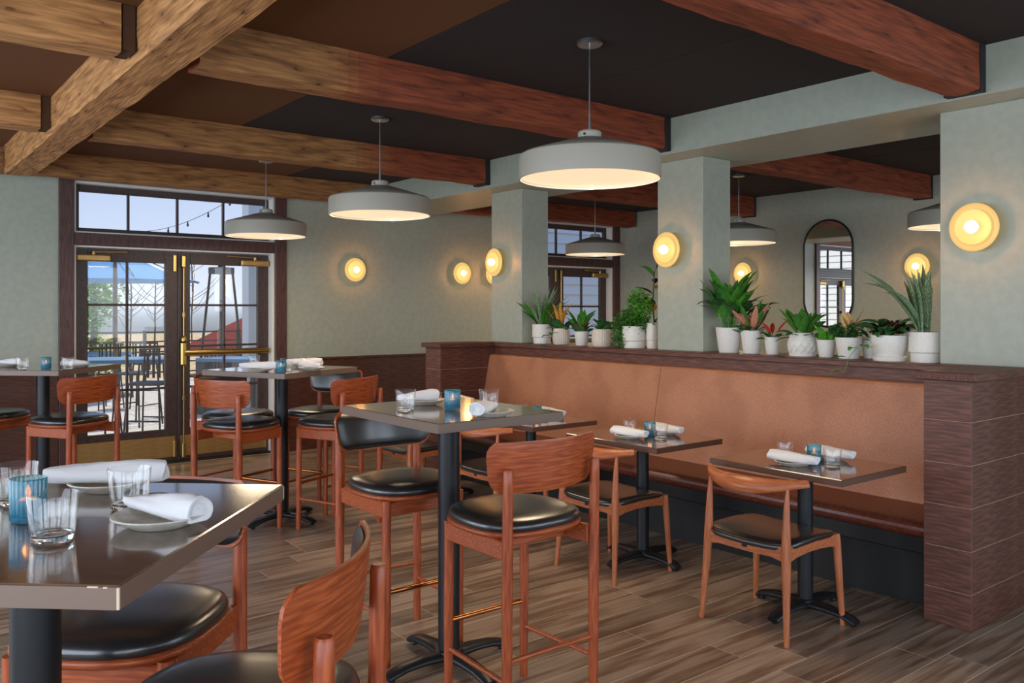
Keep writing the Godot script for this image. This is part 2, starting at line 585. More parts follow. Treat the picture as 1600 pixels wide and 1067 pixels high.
# ------------------------------------------------------------------ room shell
func build_shell() -> void:
	var rng := RandomNumberGenerator.new()
	rng.seed = 7
	var mb := MB.new()
	mb.span(Vector3(-2.8, -0.2, -8.8), Vector3(8.9, -0.0008, 2.7))
	var fl := struct("floor", mb, M.floor_joint, "brown wood-look plank floor with dark streaks", "floor")
	# planks run along x; row joints as read from the photograph
	var lengths := [1.22, 1.22, 1.22, 1.22]
	var meshes := {}
	var row := 0
	var z := -2.09 - 0.1775 * 37
	while z < 0.3:
		var x := -0.75 - rng.randf() * 1.1
		while x < 5.0:
			var lo := maxf(x, -0.75)
			var hi := minf(x + 1.22, 5.15)
			var zl := maxf(z, ZB)
			if hi - lo > 0.03 and z + 0.1775 > ZB:
				var key := "%.3f_%.3f" % [hi - lo, z + 0.1775 - zl]
				if not meshes.has(key):
					var p := MB.new()
					p.box(Vector3.ZERO, Vector3(hi - lo - 0.004, 0.008, z + 0.1775 - zl - 0.0048), 0.0003)
					meshes[key] = p.mesh()
				put(fl, "plank", meshes[key], M["floor_plank_%d" % rng.randi_range(0, 3)], Transform3D(Basis.IDENTITY, Vector3((lo + hi) * 0.5, -0.004, zl + (z + 0.1775 - zl) * 0.5)))
			x += 1.22
		z += 0.1775
		row += 1
	mb = MB.new()
	mb.span(Vector3(-2.6, -0.007, ZB), Vector3(-0.755, 0.0, 2.5))
	mb.span(Vector3(5.155, -0.007, ZB), Vector3(X2, 0, 2.5))
	mb.span(Vector3(-0.755, -0.007, z + 0.002), Vector3(5.155, 0, 2.5))
	part(fl, "floor_field", mb, M.floor_plank_1)

	mb = MB.new()
	mb.span(Vector3(-2.8, CEIL + 0.02, -8.8), Vector3(8.9, CEIL + 0.25, 2.7))
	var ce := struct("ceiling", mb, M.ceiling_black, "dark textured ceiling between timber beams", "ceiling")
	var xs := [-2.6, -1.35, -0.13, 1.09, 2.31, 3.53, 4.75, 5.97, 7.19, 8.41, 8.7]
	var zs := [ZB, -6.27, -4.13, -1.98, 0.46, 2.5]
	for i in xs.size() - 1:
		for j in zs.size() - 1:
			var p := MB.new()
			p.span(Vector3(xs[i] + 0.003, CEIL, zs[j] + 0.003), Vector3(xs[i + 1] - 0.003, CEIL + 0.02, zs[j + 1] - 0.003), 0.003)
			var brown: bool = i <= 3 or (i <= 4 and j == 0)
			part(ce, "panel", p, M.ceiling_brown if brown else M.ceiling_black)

	mb = MB.new()
	for s in [[-2.8, 1.64], [3.56, 6.66], [8.58, 8.9]]:
		mb.span(Vector3(s[0], -0.1, -8.8), Vector3(s[1], CEIL + 0.05, ZB))
	for s in [[1.64, 3.56], [6.66, 8.58]]:
		mb.span(Vector3(s[0], 2.70, -8.8), Vector3(s[1], CEIL + 0.05, ZB))
	struct("wall_back", mb, M.sage_paint, "sage painted wall with two glazed double doors", "wall")
	mb = MB.new()
	mb.span(Vector3(X2, -0.1, -8.8), Vector3(X2 + 0.2, CEIL + 0.05, 2.7))
	struct("wall_right", mb, M.sage_paint, "sage wall of the room beyond the pillars", "wall")
	# unseen sides, with the window bands that let the daylight in
	mb = MB.new()
	mb.span(Vector3(-2.8, -0.1, ZB), Vector3(-2.6, 0.30, 2.7))
	mb.span(Vector3(-2.8, 2.62, ZB), Vector3(-2.6, CEIL + 0.05, 2.7))
	for s in [[ZB, -8.1], [-5.5, -5.2], [-2.6, -2.3], [0.3, 0.6], [2.3, 2.7]]:
		mb.span(Vector3(-2.8, 0.30, s[0]), Vector3(-2.6, 2.62, s[1]))
	struct("wall_left", mb, M.sage_paint, "sage wall with wide windows facing the banquette", "wall")
	mb = MB.new()
	mb.span(Vector3(-2.6, -0.1, 2.5), Vector3(8.7, 0.55, 2.7))
	mb.span(Vector3(-2.6, 2.62, 2.5), Vector3(8.7, CEIL + 0.05, 2.7))
	for s in [[-2.6, -2.2], [0.4, 0.7], [3.2, 3.6], [6.0, 6.4], [8.3, 8.7]]:
		mb.span(Vector3(s[0], 0.55, 2.5), Vector3(s[1], 2.62, 2.7))
	struct("wall_front", mb, M.sage_paint, "sage wall with windows opposite the patio doors", "wall")
	for s in [[-8.1, -5.5], [-5.2, -2.6], [-2.3, 0.3], [0.6, 2.3]]:
		side_window(Vector3(-2.7, 0.30, (s[0] + s[1]) * 0.5), s[1] - s[0], 2.32, PI / 2)
	for s in [[-2.2, 0.4], [0.7, 3.2], [3.6, 6.0], [6.4, 8.3]]:
		side_window(Vector3((s[0] + s[1]) * 0.5, 0.55, 2.6), s[1] - s[0], 2.07, 0.0)

	# painted soffit over the pillars, pillars, low wall
	mb = MB.new()
	mb.span(Vector3(4.62, 2.622, ZB), Vector3(5.44, CEIL + 0.02, 2.5), 0.004)
	struct("soffit", mb, M.sage_paint, "sage painted soffit running above the pillars", "soffit")
	var labels := ["sage painted pillar beside the banquette's far end", "sage painted pillar rising mid-ledge behind the peace lily", "broad sage painted pillar beside the large snake plant"]
	var pz := [[-6.49, -6.03], [-4.38, -3.947], [-2.262, -1.05]]
	for i in 3:
		mb = MB.new()
		mb.span(Vector3(4.86, 1.205 if i < 2 else 0.0, pz[i][0] if i < 2 else -1.775), Vector3(5.18, 2.622, pz[i][1]), 0.004)
		if i == 2:
			mb.span(Vector3(4.86, 1.205, -2.262), Vector3(5.18, 2.622, -1.775), 0.004)
		struct("pillar", mb, M.sage_paint, labels[i], "pillar")
	mb = MB.new()
	mb.span(Vector3(4.80, 0.0, -6.53), Vector3(5.22, 1.165, -1.79))
	struct("wall_partition", mb, M.dark_board_across, "low dark wall behind the banquette", "wall")

	# wainscot on the door wall, capped
	for s in [[-2.6, 1.508], [3.694, 6.53]]:
		mb = MB.new()
		mb.span(Vector3(s[0], 0.10, ZB), Vector3(s[1], 0.965, ZB + 0.018))
		var ws := struct("wainscot", mb, M.wainscot_wood, "dark reddish wood wainscot " + ("between the patio doors" if s[0] > 0 else "left of the patio doors"), "wainscot")
		mb = MB.new()
		mb.span(Vector3(s[0], 0.965, ZB), Vector3(s[1], 0.992, ZB + 0.034), 0.005)
		part(ws, "cap_rail", mb, M.wainscot_wood)
		mb = MB.new()
		mb.span(Vector3(s[0], 0.0, ZB), Vector3(s[1], 0.10, ZB + 0.026), 0.004)
		part(ws, "base_rail", mb, M.wainscot_wood)


func side_window(at: Vector3, w: float, h: float, turn: float) -> void:
	var o := Node3D.new()
	o.name = numbered("window_1") if false else "window_%d" % (taken.get("window", 0) + 1)
	taken["window"] = taken.get("window", 0) + 1
	o.position = at
	o.rotation.y = turn
	o.set_meta("kind", "structure")
	add_child(o)
	var mb := MB.new()
	for s in [-1, 1]:
		mb.box(Vector3(s * (w * 0.5 - 0.03), h * 0.5, 0), Vector3(0.06, h, 0.08), 0.004)
		mb.box(Vector3(0, h * 0.5 + s * (h * 0.5 - 0.03), 0), Vector3(w - 0.12, 0.06, 0.08), 0.004)
	mb.box(Vector3(0, h * 0.5, 0), Vector3(0.05, h - 0.12, 0.06), 0.004)
	mb.box(Vector3(0, h * 0.7, 0), Vector3(w - 0.12, 0.04, 0.05), 0.004)
	part(o, "window_frame", mb, M.casing_stain)
	mb = MB.new()
	mb.box(Vector3(0, h * 0.5, 0), Vector3(w - 0.1, h - 0.1, 0.004))
	part(o, "pane", mb, M.window_glass)


# ------------------------------------------------------------------ glazed patio doors
func build_doors() -> void:
	var a := make_door("door_1", Vector3(2.60, 0, ZB), 1.92)
	tag(a, "dark glazed double door with brass panic bar opening to the patio", "door")
	var b := make_door("door_2", Vector3(7.62, 0, ZB), 1.92)
	tag(b, "dark glazed double door in the room beyond the pillars", "door")


func make_door(called: String, at: Vector3, w: float) -> Node3D:
	var o := Node3D.new()
	o.name = called
	o.position = at
	o.set_meta("kind", "structure")
	add_child(o)
	var h := w * 0.5
	var mb := MB.new()
	for s in [-1, 1]:                                       # stained casing on the room side
		mb = MB.new()
		mb.box(Vector3(s * (h + 0.062), 1.38, 0.016), Vector3(0.125, 2.76, 0.032), 0.004)
		part(o, "casing", mb, M.casing_stain)
	mb = MB.new()
	mb.box(Vector3(0, 2.735, 0.02), Vector3(w + 0.25, 0.07, 0.04), 0.004)
	part(o, "casing", mb, M.casing_stain)
	mb = MB.new()                                            # stained rail between doors and transom
	mb.box(Vector3(0, 2.163, -0.02), Vector3(w, 0.112, 0.09), 0.004)
	part(o, "transom_rail", mb, M.casing_stain)
	mb = MB.new()                                            # white jambs and heads
	for s in [-1, 1]:
		mb.box(Vector3(s * (h - 0.011), 1.35, -0.11), Vector3(0.022, 2.70, 0.216), 0.002)
	mb.box(Vector3(0, 2.689, -0.11), Vector3(w - 0.044, 0.022, 0.216), 0.002)
	mb.box(Vector3(0, 2.229, -0.11), Vector3(w - 0.044, 0.014, 0.20), 0.002)
	mb.box(Vector3(0, 2.098, -0.11), Vector3(w - 0.044, 0.016, 0.20), 0.002)
	mb.box(Vector3(0, 2.163, -0.15), Vector3(w - 0.044, 0.10, 0.11), 0.002)
	part(o, "jamb", mb, M.white_frame)
	# transom: sash, three bars, four panes
	var tr := Node3D.new()
	tr.name = "transom_window"
	o.add_child(tr, true)
	var tw := w - 0.044
	var y0 := 2.237
	var y1 := 2.678
	mb = MB.new()
	for s in [-1, 1]:
		mb.box(Vector3(s * (tw * 0.5 - 0.022), (y0 + y1) * 0.5, -0.13), Vector3(0.044, y1 - y0, 0.05), 0.003)
	mb.box(Vector3(0, y1 - 0.032, -0.13), Vector3(tw - 0.088, 0.064, 0.05), 0.003)
	mb.box(Vector3(0, y0 + 0.02, -0.13), Vector3(tw - 0.088, 0.04, 0.05), 0.003)
	for i in [-1, 0, 1]:
		mb.box(Vector3(i * tw * 0.245, (y0 + y1) * 0.5 - 0.012, -0.13), Vector3(0.022, y1 - y0 - 0.104, 0.035), 0.003)
	part(tr, "sash", mb, M.door_paint)
	for i in 4:
		mb = MB.new()
		mb.box(Vector3((i - 1.5) * tw * 0.245, (y0 + y1) * 0.5 - 0.012, -0.13), Vector3(tw * 0.245 - 0.024, y1 - y0 - 0.108, 0.005))
		part(tr, "pane", mb, M.window_glass)
	# two leaves
	var lw := (w - 0.044) * 0.5 - 0.004
	for s in [-1, 1]:
		var leaf := Node3D.new()
		leaf.name = "door_leaf"
		leaf.position = Vector3(s * (lw * 0.5 + 0.003), 0.012, -0.13)
		o.add_child(leaf, true)
		var st := 0.118
		var top := 2.074
		var g0 := 0.315
		var g1 := 1.955
		mb = MB.new()
		for k in [-1, 1]:
			mb.box(Vector3(k * (lw * 0.5 - st * 0.5), top * 0.5, 0), Vector3(st, top, 0.045), 0.004)
		mb.box(Vector3(0, (g1 + top) * 0.5, 0), Vector3(lw - 2 * st, top - g1, 0.045), 0.003)
		mb.box(Vector3(0, g0 * 0.5, 0), Vector3(lw - 2 * st, g0, 0.045), 0.003)
		part(leaf, "leaf_frame", mb, M.door_paint)
		var gw := lw - 2 * st
		mb = MB.new()
		mb.box(Vector3(0, (g0 + g1) * 0.5, 0), Vector3(0.022, g1 - g0, 0.034), 0.003)
		for i in [1, 2, 3]:
			mb.box(Vector3(0, g0 + (g1 - g0) * i / 4.0, 0), Vector3(gw, 0.022, 0.034), 0.003)
		part(leaf, "glazing_bars", mb, M.door_paint)
		for i in 2:
			for j in 4:
				mb = MB.new()
				mb.box(Vector3((i - 0.5) * gw * 0.5, g0 + (g1 - g0) * (j + 0.5) / 4.0, 0), Vector3(gw * 0.5 - 0.024, (g1 - g0) * 0.25 - 0.024, 0.005))
				part(leaf, "pane", mb, M.window_glass)
		mb = MB.new()
		mb.box(Vector3(0, 0.142, 0.0245), Vector3(lw - 0.05, 0.205, 0.003), 0.001)
		part(leaf, "kick_plate", mb, M.brass_plate)
		var hinge := float(s)                                # closer near the hinge side
		mb = MB.new()
		mb.box(Vector3(hinge * (lw * 0.5 - 0.16), 1.985, 0.055), Vector3(0.30, 0.065, 0.055), 0.012)
		mb.tube([Vector3(hinge * (lw * 0.5 - 0.16), 2.015, 0.06), Vector3(hinge * (lw * 0.5 - 0.16), 2.045, 0.06)], [0.018, 0.018], 10)
		mb.tube([Vector3(hinge * (lw * 0.5 - 0.16), 2.04, 0.06), Vector3(hinge * (lw * 0.5 - 0.46), 2.05, 0.055)], [0.009, 0.008], 8)
		part(leaf, "door_closer", mb, M.brass_plate)
		# upright rod with latches at head and foot, push bar on the right-hand leaf
		var rx := -lw * 0.5 + 0.045 if s > 0 else lw * 0.5 - 0.028
		if s > 0:
			mb = MB.new()
			mb.tube([Vector3(rx, 0.05, 0.055), Vector3(rx, 1.98, 0.055)], [0.009, 0.009], 8)
			mb.box(Vector3(rx, 1.98, 0.048), Vector3(0.036, 0.12, 0.05), 0.008)
			mb.box(Vector3(rx, 0.10, 0.048), Vector3(0.036, 0.15, 0.05), 0.008)
			for yy in [0.62, 1.45]:
				mb.box(Vector3(rx, yy, 0.045), Vector3(0.024, 0.05, 0.045), 0.004)
			part(leaf, "latch_rod", mb, M.brass)
			mb = MB.new()
			mb.box(Vector3(rx, 1.06, 0.05), Vector3(0.06, 0.24, 0.055), 0.014)
			mb.lathe([Vector2(0.0, 1.17), Vector2(0.028, 1.18), Vector2(0.032, 1.205), Vector2(0.024, 1.23), Vector2(0.0, 1.24)], 12, Vector3(rx, 0, 0.06))
			mb.tube([Vector3(rx, 1.07, 0.075), Vector3(lw * 0.5 - 0.03, 1.07, 0.075)], [0.032, 0.032], 12)
			part(leaf, "push_bar", mb, M.brass)
		else:
			mb = MB.new()
			for yy in [0.12, 1.96]:
				mb.box(Vector3(rx, yy, 0.034), Vector3(0.03, 0.17, 0.024), 0.006)
			part(leaf, "flush_bolt", mb, M.brass)
	mb = MB.new()
	mb.box(Vector3(0, 0.008, -0.12), Vector3(w, 0.016, 0.2), 0.004)
	part(o, "threshold", mb, M.black_metal)
	return o


# ------------------------------------------------------------------ timber beams
func beam(called: String, label: String, from: Vector3, to: Vector3, wide: float, deep: float, sd: int, tones: Array, split := 0.0, wane := 0.0) -> void:
	# from/to: middle of the underside; built along its own x with a hewn, slightly uneven surface
	var o := MeshInstance3D.new()
	o.name = numbered(called)
	var len := from.distance_to(to)
	var n := FastNoiseLite.new()
	n.seed = sd
	n.frequency = 1.6
	var ns := int(len / 0.06) + 1
	var prof := [Vector2(-0.5, 1.0), Vector2(-0.5, 0.55), Vector2(-0.5, 0.05), Vector2(-0.475, 0.0), Vector2(-0.15, 0.0), Vector2(0.15, 0.0), Vector2(0.475 - wane, 0.0), Vector2(0.5, 0.05 + wane * 1.3), Vector2(0.5, 0.6), Vector2(0.5, 1.0)]
	var make := func(t0: float, t1: float) -> ArrayMesh:
		var mb := MB.new()
		var rings := []
		var a := int(t0 * ns)
		var b := int(t1 * ns)
		for i in range(a, b + 1):
			var x := len * i / ns
			var ring := []
			for k in prof.size():
				var p: Vector2 = prof[k]
				var j := n.get_noise_3d(x, k * 0.9, 3.0) * 0.012 + n.get_noise_3d(x * 4.0, k * 1.7, 9.0) * 0.005
				var q := Vector3(x, p.y * deep, p.x * wide)
				if p.y < 1.0:
					q += Vector3(0, j * (1.0 if p.y < 0.1 else 0.2), j * signf(p.x) * (1.0 if p.y > 0.05 else 0.3))
				ring.append(q)
			rings.append(ring)
		var gs := [mb.grp(), mb.grp(), mb.grp(), mb.grp(), mb.grp()]
		for i in rings.size() - 1:
			var f := len * i / ns
			var turn := 0.0 if split <= 0.0 else smoothstep(-0.2, 0.2, f - split * len + 0.25 * n.get_noise_2d(f, 40.0))
			mb.col = tones[0] if split <= 0.0 else tones[0].lerp(tones[1], turn)
			for k in prof.size() - 1:
				var s: int = gs[[0, 0, 1, 2, 2, 2, 3, 4, 4][k]]
				mb.quad(rings[i][k], rings[i + 1][k], rings[i + 1][k + 1], rings[i][k + 1], s)
		for e in [rings[0], rings[-1]]:
			for k in range(1, prof.size() - 1):
				mb.away([e[0], e[k], e[k + 1]], Vector3(len * (t0 + t1) * 0.5, deep * 0.5, 0))
		return mb.mesh(true)
	o.position = from
	o.basis = Basis(Vector3.UP, atan2(-(to - from).z, (to - from).x))
	o.set_meta("kind", "structure")
	tag(o, label, "beam", "hewn timber ceiling beams")
	add_child(o)
	o.mesh = make.call(0.0, 1.0)
	o.material_override = M.hewn_timber


func build_beams() -> void:
	var t := rgb8(206, 150, 92).srgb_to_linear()
	var r := rgb8(150, 72, 40).srgb_to_linear()
	var c := rgb8(176, 124, 72).srgb_to_linear()
	beam("ceiling_beam", "thick tan hewn main beam that the cross beams butt into", Vector3(1.16, 2.635, 2.4), Vector3(1.16, 2.635, -8.13), 0.25, 0.241, 1, [t], 0.0, 0.18)
	beam("ceiling_beam", "red hewn cross beam over the nearest end of the banquette", Vector3(1.30, 2.635, -2.0), Vector3(4.565, 2.635, -2.01), 0.17, 0.241, 2, [r])
	beam("ceiling_beam", "long cross beam, tan then red, behind the large pendant", Vector3(1.30, 2.655, -4.10), Vector3(4.565, 2.65, -4.13), 0.17, 0.222, 3, [c, r], 0.26)
	beam("ceiling_beam", "cross beam, tan then red, ending above the far pillar", Vector3(1.30, 2.665, -6.27), Vector3(4.565, 2.655, -6.28), 0.18, 0.214, 4, [c, r], 0.62)
	beam("ceiling_beam", "tan cross beam hanging just in front of the patio door wall", Vector3(1.03, 2.675, -8.30), Vector3(4.60, 2.675, -8.30), 0.18, 0.201, 5, [c])
	beam("ceiling_beam", "short tan beam left of the main beam, end by the door wall", Vector3(-2.58, 2.665, -6.18), Vector3(0.975, 2.665, -6.18), 0.18, 0.211, 6, [t])
	beam("ceiling_beam", "heavy tan beam left of the main beam with a dark end gap", Vector3(-2.58, 2.665, -4.13), Vector3(0.965, 2.665, -4.13), 0.18, 0.211, 7, [t])
	beam("ceiling_beam", "tan beam over the wall left of the patio doors", Vector3(-2.58, 2.675, -8.30), Vector3(1.03, 2.675, -8.30), 0.18, 0.201, 8, [c])
	beam("ceiling_beam", "red beam above the pill-shaped mirror in the far room", Vector3(5.45, 2.65, -4.21), Vector3(8.66, 2.65, -4.21), 0.18, 0.226, 9, [r])
	beam("ceiling_beam", "red beam in the far room behind its middle pendant", Vector3(5.45, 2.65, -6.34), Vector3(8.66, 2.65, -6.34), 0.18, 0.226, 10, [r])
	beam("ceiling_beam", "red-brown beam above the far room's glazed door", Vector3(4.62, 2.665, -8.30), Vector3(8.66, 2.665, -8.30), 0.18, 0.211, 11, [r])
	beam("ceiling_beam", "red beam in the far room nearest the front windows", Vector3(5.45, 2.65, -2.08), Vector3(8.66, 2.65, -2.08), 0.18, 0.226, 12, [r])
	# black shoes between beam ends and the soffit, wall or main beam
	for a in [[1.0, -4.13, 2.675, "heavy tan beam left of the main beam"], [1.005, -6.18, 2.675, "short tan beam left of the main beam"], [4.59, -2.01, 2.63, "red cross beam over the nearest end of the banquette"], [4.59, -4.13, 2.64, "long cross beam behind the large pendant"], [4.59, -6.28, 2.648, "cross beam ending above the far pillar"], [8.68, -4.21, 2.64, "red beam above the pill-shaped mirror"], [8.68, -6.34, 2.64, "red beam behind the far room's middle pendant"]]:
		var mb := MB.new()
		mb.box(Vector3(a[0], (a[2] + CEIL) * 0.5, a[1]), Vector3(0.055 if a[0] < 5 else 0.035, CEIL - a[2], 0.19 if a[0] > 2 else 0.165), 0.002)
		struct("beam_shoe", mb, M.base_black if a[0] > 2 else M.shoe_brown, ("black" if a[0] > 2 else "dark brown") + " end plate of the " + a[3], "beam shoe")


# ------------------------------------------------------------------ banquette
func boards_post(called: String, label: String, lo: Vector3, hi: Vector3) -> void:
	var o := thing(called, label, "end panel", Vector3(lo.x, 0, lo.z))
	var sz := hi - lo
	var mb := MB.new()
	mb.span(Vector3(0.003, 0.01, 0.003), Vector3(sz.x, sz.y - 0.04, sz.z - 0.003))
	part(o, "core", mb, M.board_gap)
	var ys := [0.0, 0.168, 0.371, 0.573, 0.775, 0.979, sz.y - 0.04]
	for i in 6:
		var a: float = ys[i] + (0.0015 if i > 0 else 0.0)
		var b: float = ys[i + 1] - 0.0015
		mb = MB.new()
		mb.span(Vector3(0, a, 0), Vector3(0.014, b, sz.z), 0.002)
		part(o, "board", mb, M.dark_board_across)
		for zz in [[0.0, 0.014], [sz.z - 0.014, sz.z]]:
			mb = MB.new()
			mb.span(Vector3(0.0145, a, zz[0]), Vector3(sz.x, b, zz[1]), 0.002)
			part(o, "board", mb, M.dark_board)
	mb = MB.new()
	mb.span(Vector3(-0.03, sz.y - 0.04, -0.03), Vector3(sz.x - 0.085, sz.y, sz.z + 0.03), 0.004)
	part(o, "cap", mb, M.dark_board)


func build_banquette() -> void:
	boards_post("end_panel", "dark plank end panel of the banquette with a thick cap, beside the broad pillar", Vector3(4.142, 0, -2.006), Vector3(4.80, 1.212, -1.783))
	boards_post("end_panel", "dark plank end panel of the banquette near the patio door wall", Vector3(4.142, 0, -6.53), Vector3(4.80, 1.212, -6.288))
	var z0 := -6.286
	var z1 := -2.008
	var o := thing("banquette", "long tan leather banquette with dark maroon seat along the pillars", "banquette", Vector3(4.3, 0, (z0 + z1) * 0.5))
	var L := z1 - z0
	var mb := MB.new()
	mb.span(Vector3(0.02, 0, -L * 0.5), Vector3(0.48, 0.30, L * 0.5))
	part(o, "plinth", mb, M.base_black)
	mb = MB.new()
	mb.span(Vector3(-0.06, 0.285, -L * 0.5), Vector3(0.48, 0.372, L * 0.5), 0.004)
	part(o, "seat_board", mb, M.black_metal)
	# seat cushion with a rolled front edge, two lengths
	for h in [[-L * 0.5, -0.045], [-0.041, L * 0.5]]:
		mb = MB.new()
		var pl := [Vector2(0.30, 0.373), Vector2(-0.085, 0.373)]
		for k in 9:
			var a := PI + PI * 0.5 - PI * k / 8.0 - PI * 0.0
			pl.append(Vector2(-0.085 + cos(a) * 0.042, 0.415 + sin(a) * 0.042))
		pl.append(Vector2(0.30, 0.462))
		mb.prism(pl, h[0], h[1])
		part(o, "seat_cushion", mb, M.seat_leather)
		mb = MB.new()
		mb.prism([Vector2(0.262, 0.44), Vector2(0.385, 1.078), Vector2(0.392, 1.093), Vector2(0.405, 1.10), Vector2(0.446, 1.10), Vector2(0.446, 0.44)], h[0], h[1])
		part(o, "backrest", mb, M.tan_leather)
	# ledge over the backrest: face board and shelf
	o = thing("plant_ledge", "dark wood ledge above the tan banquette that holds the potted plants", "ledge", Vector3(4.72, 0, -4.15))
	mb = MB.new()
	mb.span(Vector3(0.03, 1.06, -2.14), Vector3(0.078, 1.172, 2.14), 0.002)
	part(o, "face_board", mb, M.dark_board_across)
	mb = MB.new()
	mb.span(Vector3(0.0, 1.172, -2.41), Vector3(0.56, 1.205, 2.395), 0.004)
	part(o, "shelf", mb, M.dark_board_across)


# ------------------------------------------------------------------ lamps
func make_pendant(label: String, at: Vector3) -> Node3D:
	# at: middle of the open rim
	var o := thing("pendant_lamp", label, "pendant lamp", at, 0.0, "white dome pendants")
	var top := CEIL - at.y
	var mb := MB.new()
	mb.lathe([Vector2(0.0, top - 0.022), Vector2(0.058, top - 0.022), Vector2(0.066, top - 0.014), Vector2(0.066, top)], 28)
	part(o, "canopy", mb, M.nickel)
	mb = MB.new()
	mb.tube([Vector3(0, 0.29, 0), Vector3(0, top - 0.02, 0)], [0.0045, 0.0045], 8)
	mb.tube([Vector3(0, 0.245, 0), Vector3(0, 0.31, 0)], [0.009, 0.007], 10)
	part(o, "stem", mb, M.nickel)
	mb = MB.new()
	mb.lathe([Vector2(0.353, 0.0), Vector2(0.36, 0.0), Vector2(0.36, 0.105), Vector2(0.357, 0.118), Vector2(0.345, 0.128), Vector2(0.20, 0.172), Vector2(0.10, 0.202), Vector2(0.062, 0.212)], 64, Vector3.ZERO, 0, 0.0, 0.5)
	part(o, "lamp_shade", mb, M.shade_white)
	mb = MB.new()
	mb.lathe([Vector2(0.353, 0.0), Vector2(0.353, 0.104), Vector2(0.34, 0.120), Vector2(0.20, 0.164), Vector2(0.055, 0.205), Vector2(0.0, 0.207)], 64, Vector3.ZERO, 0, 0.0, 0.9)
	part(o, "shade_lining", mb, M.shade_inside)
	mb = MB.new()
	mb.lathe([Vector2(0.060, 0.205), Vector2(0.060, 0.238), Vector2(0.054, 0.246), Vector2(0.0, 0.247)], 32, Vector3.ZERO, 0, 0.0, 0.5)
	var col := part(o, "collar", mb, M.shade_white)
	for k in 3:
		mb = MB.new()
		var a := TAU * k / 3.0 + 0.9
		mb.lathe([Vector2(0.0, 0.0), Vector2(0.007, 0.0), Vector2(0.007, 0.004), Vector2(0.0, 0.005)], 10)
		put(col, "screw", mb.mesh(), M.black_metal, Transform3D(Basis(Vector3.UP, a) * Basis(Vector3.RIGHT, PI / 2), Vector3(sin(a) * 0.058, 0.224, cos(a) * 0.058)))
	mb = MB.new()
	mb.lathe([Vector2(0.0, 0.10), Vector2(0.026, 0.108), Vector2(0.036, 0.13), Vector2(0.028, 0.155), Vector2(0.015, 0.175), Vector2(0.015, 0.20)], 18)
	part(o, "bulb", mb, M.bulb_glow)
	mb = MB.new()
	mb.lathe([Vector2(0.0, 0.014), Vector2(0.351, 0.014), Vector2(0.351, 0.020), Vector2(0.0, 0.020)], 48)
	part(o, "light_diffuser", mb, M.diffuser_glow)
	var l := AreaLight3D.new()
	l.name = "light"
	l.area_size = Vector2(0.5, 0.5)
	l.light_color = Color(1.0, 0.88, 0.72)
	l.light_energy = 1.5
	l.area_range = 14.0
	l.shadow_enabled = true
	l.position = Vector3(0, 0.008, 0)
	l.rotation.x = -PI / 2
	o.add_child(l, true)
	return o


func make_sconce(label: String, at: Vector3, turn: float) -> Node3D:
	# at: point on the wall; looks along its own -z
	var o := thing("wall_sconce", label, "wall sconce", at, turn, "round glass sconces")
	var on := Basis(Vector3.RIGHT, -PI / 2)          # lathe axis y -> -z
	var mb := MB.new()
	mb.xf = Transform3D(on, Vector3.ZERO)
	mb.lathe([Vector2(0.055, 0.0), Vector2(0.055, 0.012), Vector2(0.02, 0.016), Vector2(0.016, 0.05), Vector2(0.0, 0.05)], 24)
	part(o, "wall_plate", mb, M.brass)
	mb = MB.new()
	mb.xf = Transform3D(on, Vector3.ZERO)
	mb.lathe([Vector2(0.0, 0.046), Vector2(0.07, 0.048), Vector2(0.126, 0.060), Vector2(0.131, 0.066), Vector2(0.127, 0.070), Vector2(0.100, 0.064), Vector2(0.05, 0.058), Vector2(0.0, 0.057)], 48, Vector3.ZERO, 0, 0.0, 1.2)
	part(o, "glass_dish", mb, M.dish_glow)
	mb = MB.new()
	mb.xf = Transform3D(on, Vector3.ZERO)
	mb.lathe([Vector2(0.040, 0.060), Vector2(0.090, 0.068), Vector2(0.098, 0.076), Vector2(0.094, 0.082), Vector2(0.060, 0.074), Vector2(0.030, 0.072)], 48, Vector3.ZERO, 0, 0.0, 1.2)
	part(o, "glass_ring", mb, M.ring_glow)
	mb = MB.new()
	mb.xf = Transform3D(on, Vector3.ZERO)
	mb.lathe([Vector2(0.0, 0.06), Vector2(0.018, 0.062), Vector2(0.030, 0.075), Vector2(0.036, 0.095), Vector2(0.030, 0.115), Vector2(0.016, 0.126), Vector2(0.0, 0.129)], 24)
	part(o, "bulb", mb, M.bulb_glow)
	glow(o, Vector3(0, 0, -0.030), Color(1.0, 0.60, 0.27), 0.16, 0.02)
	glow(o, Vector3(0, 0, -0.19), Color(1.0, 0.68, 0.38), 0.055, 0.04)
	return o


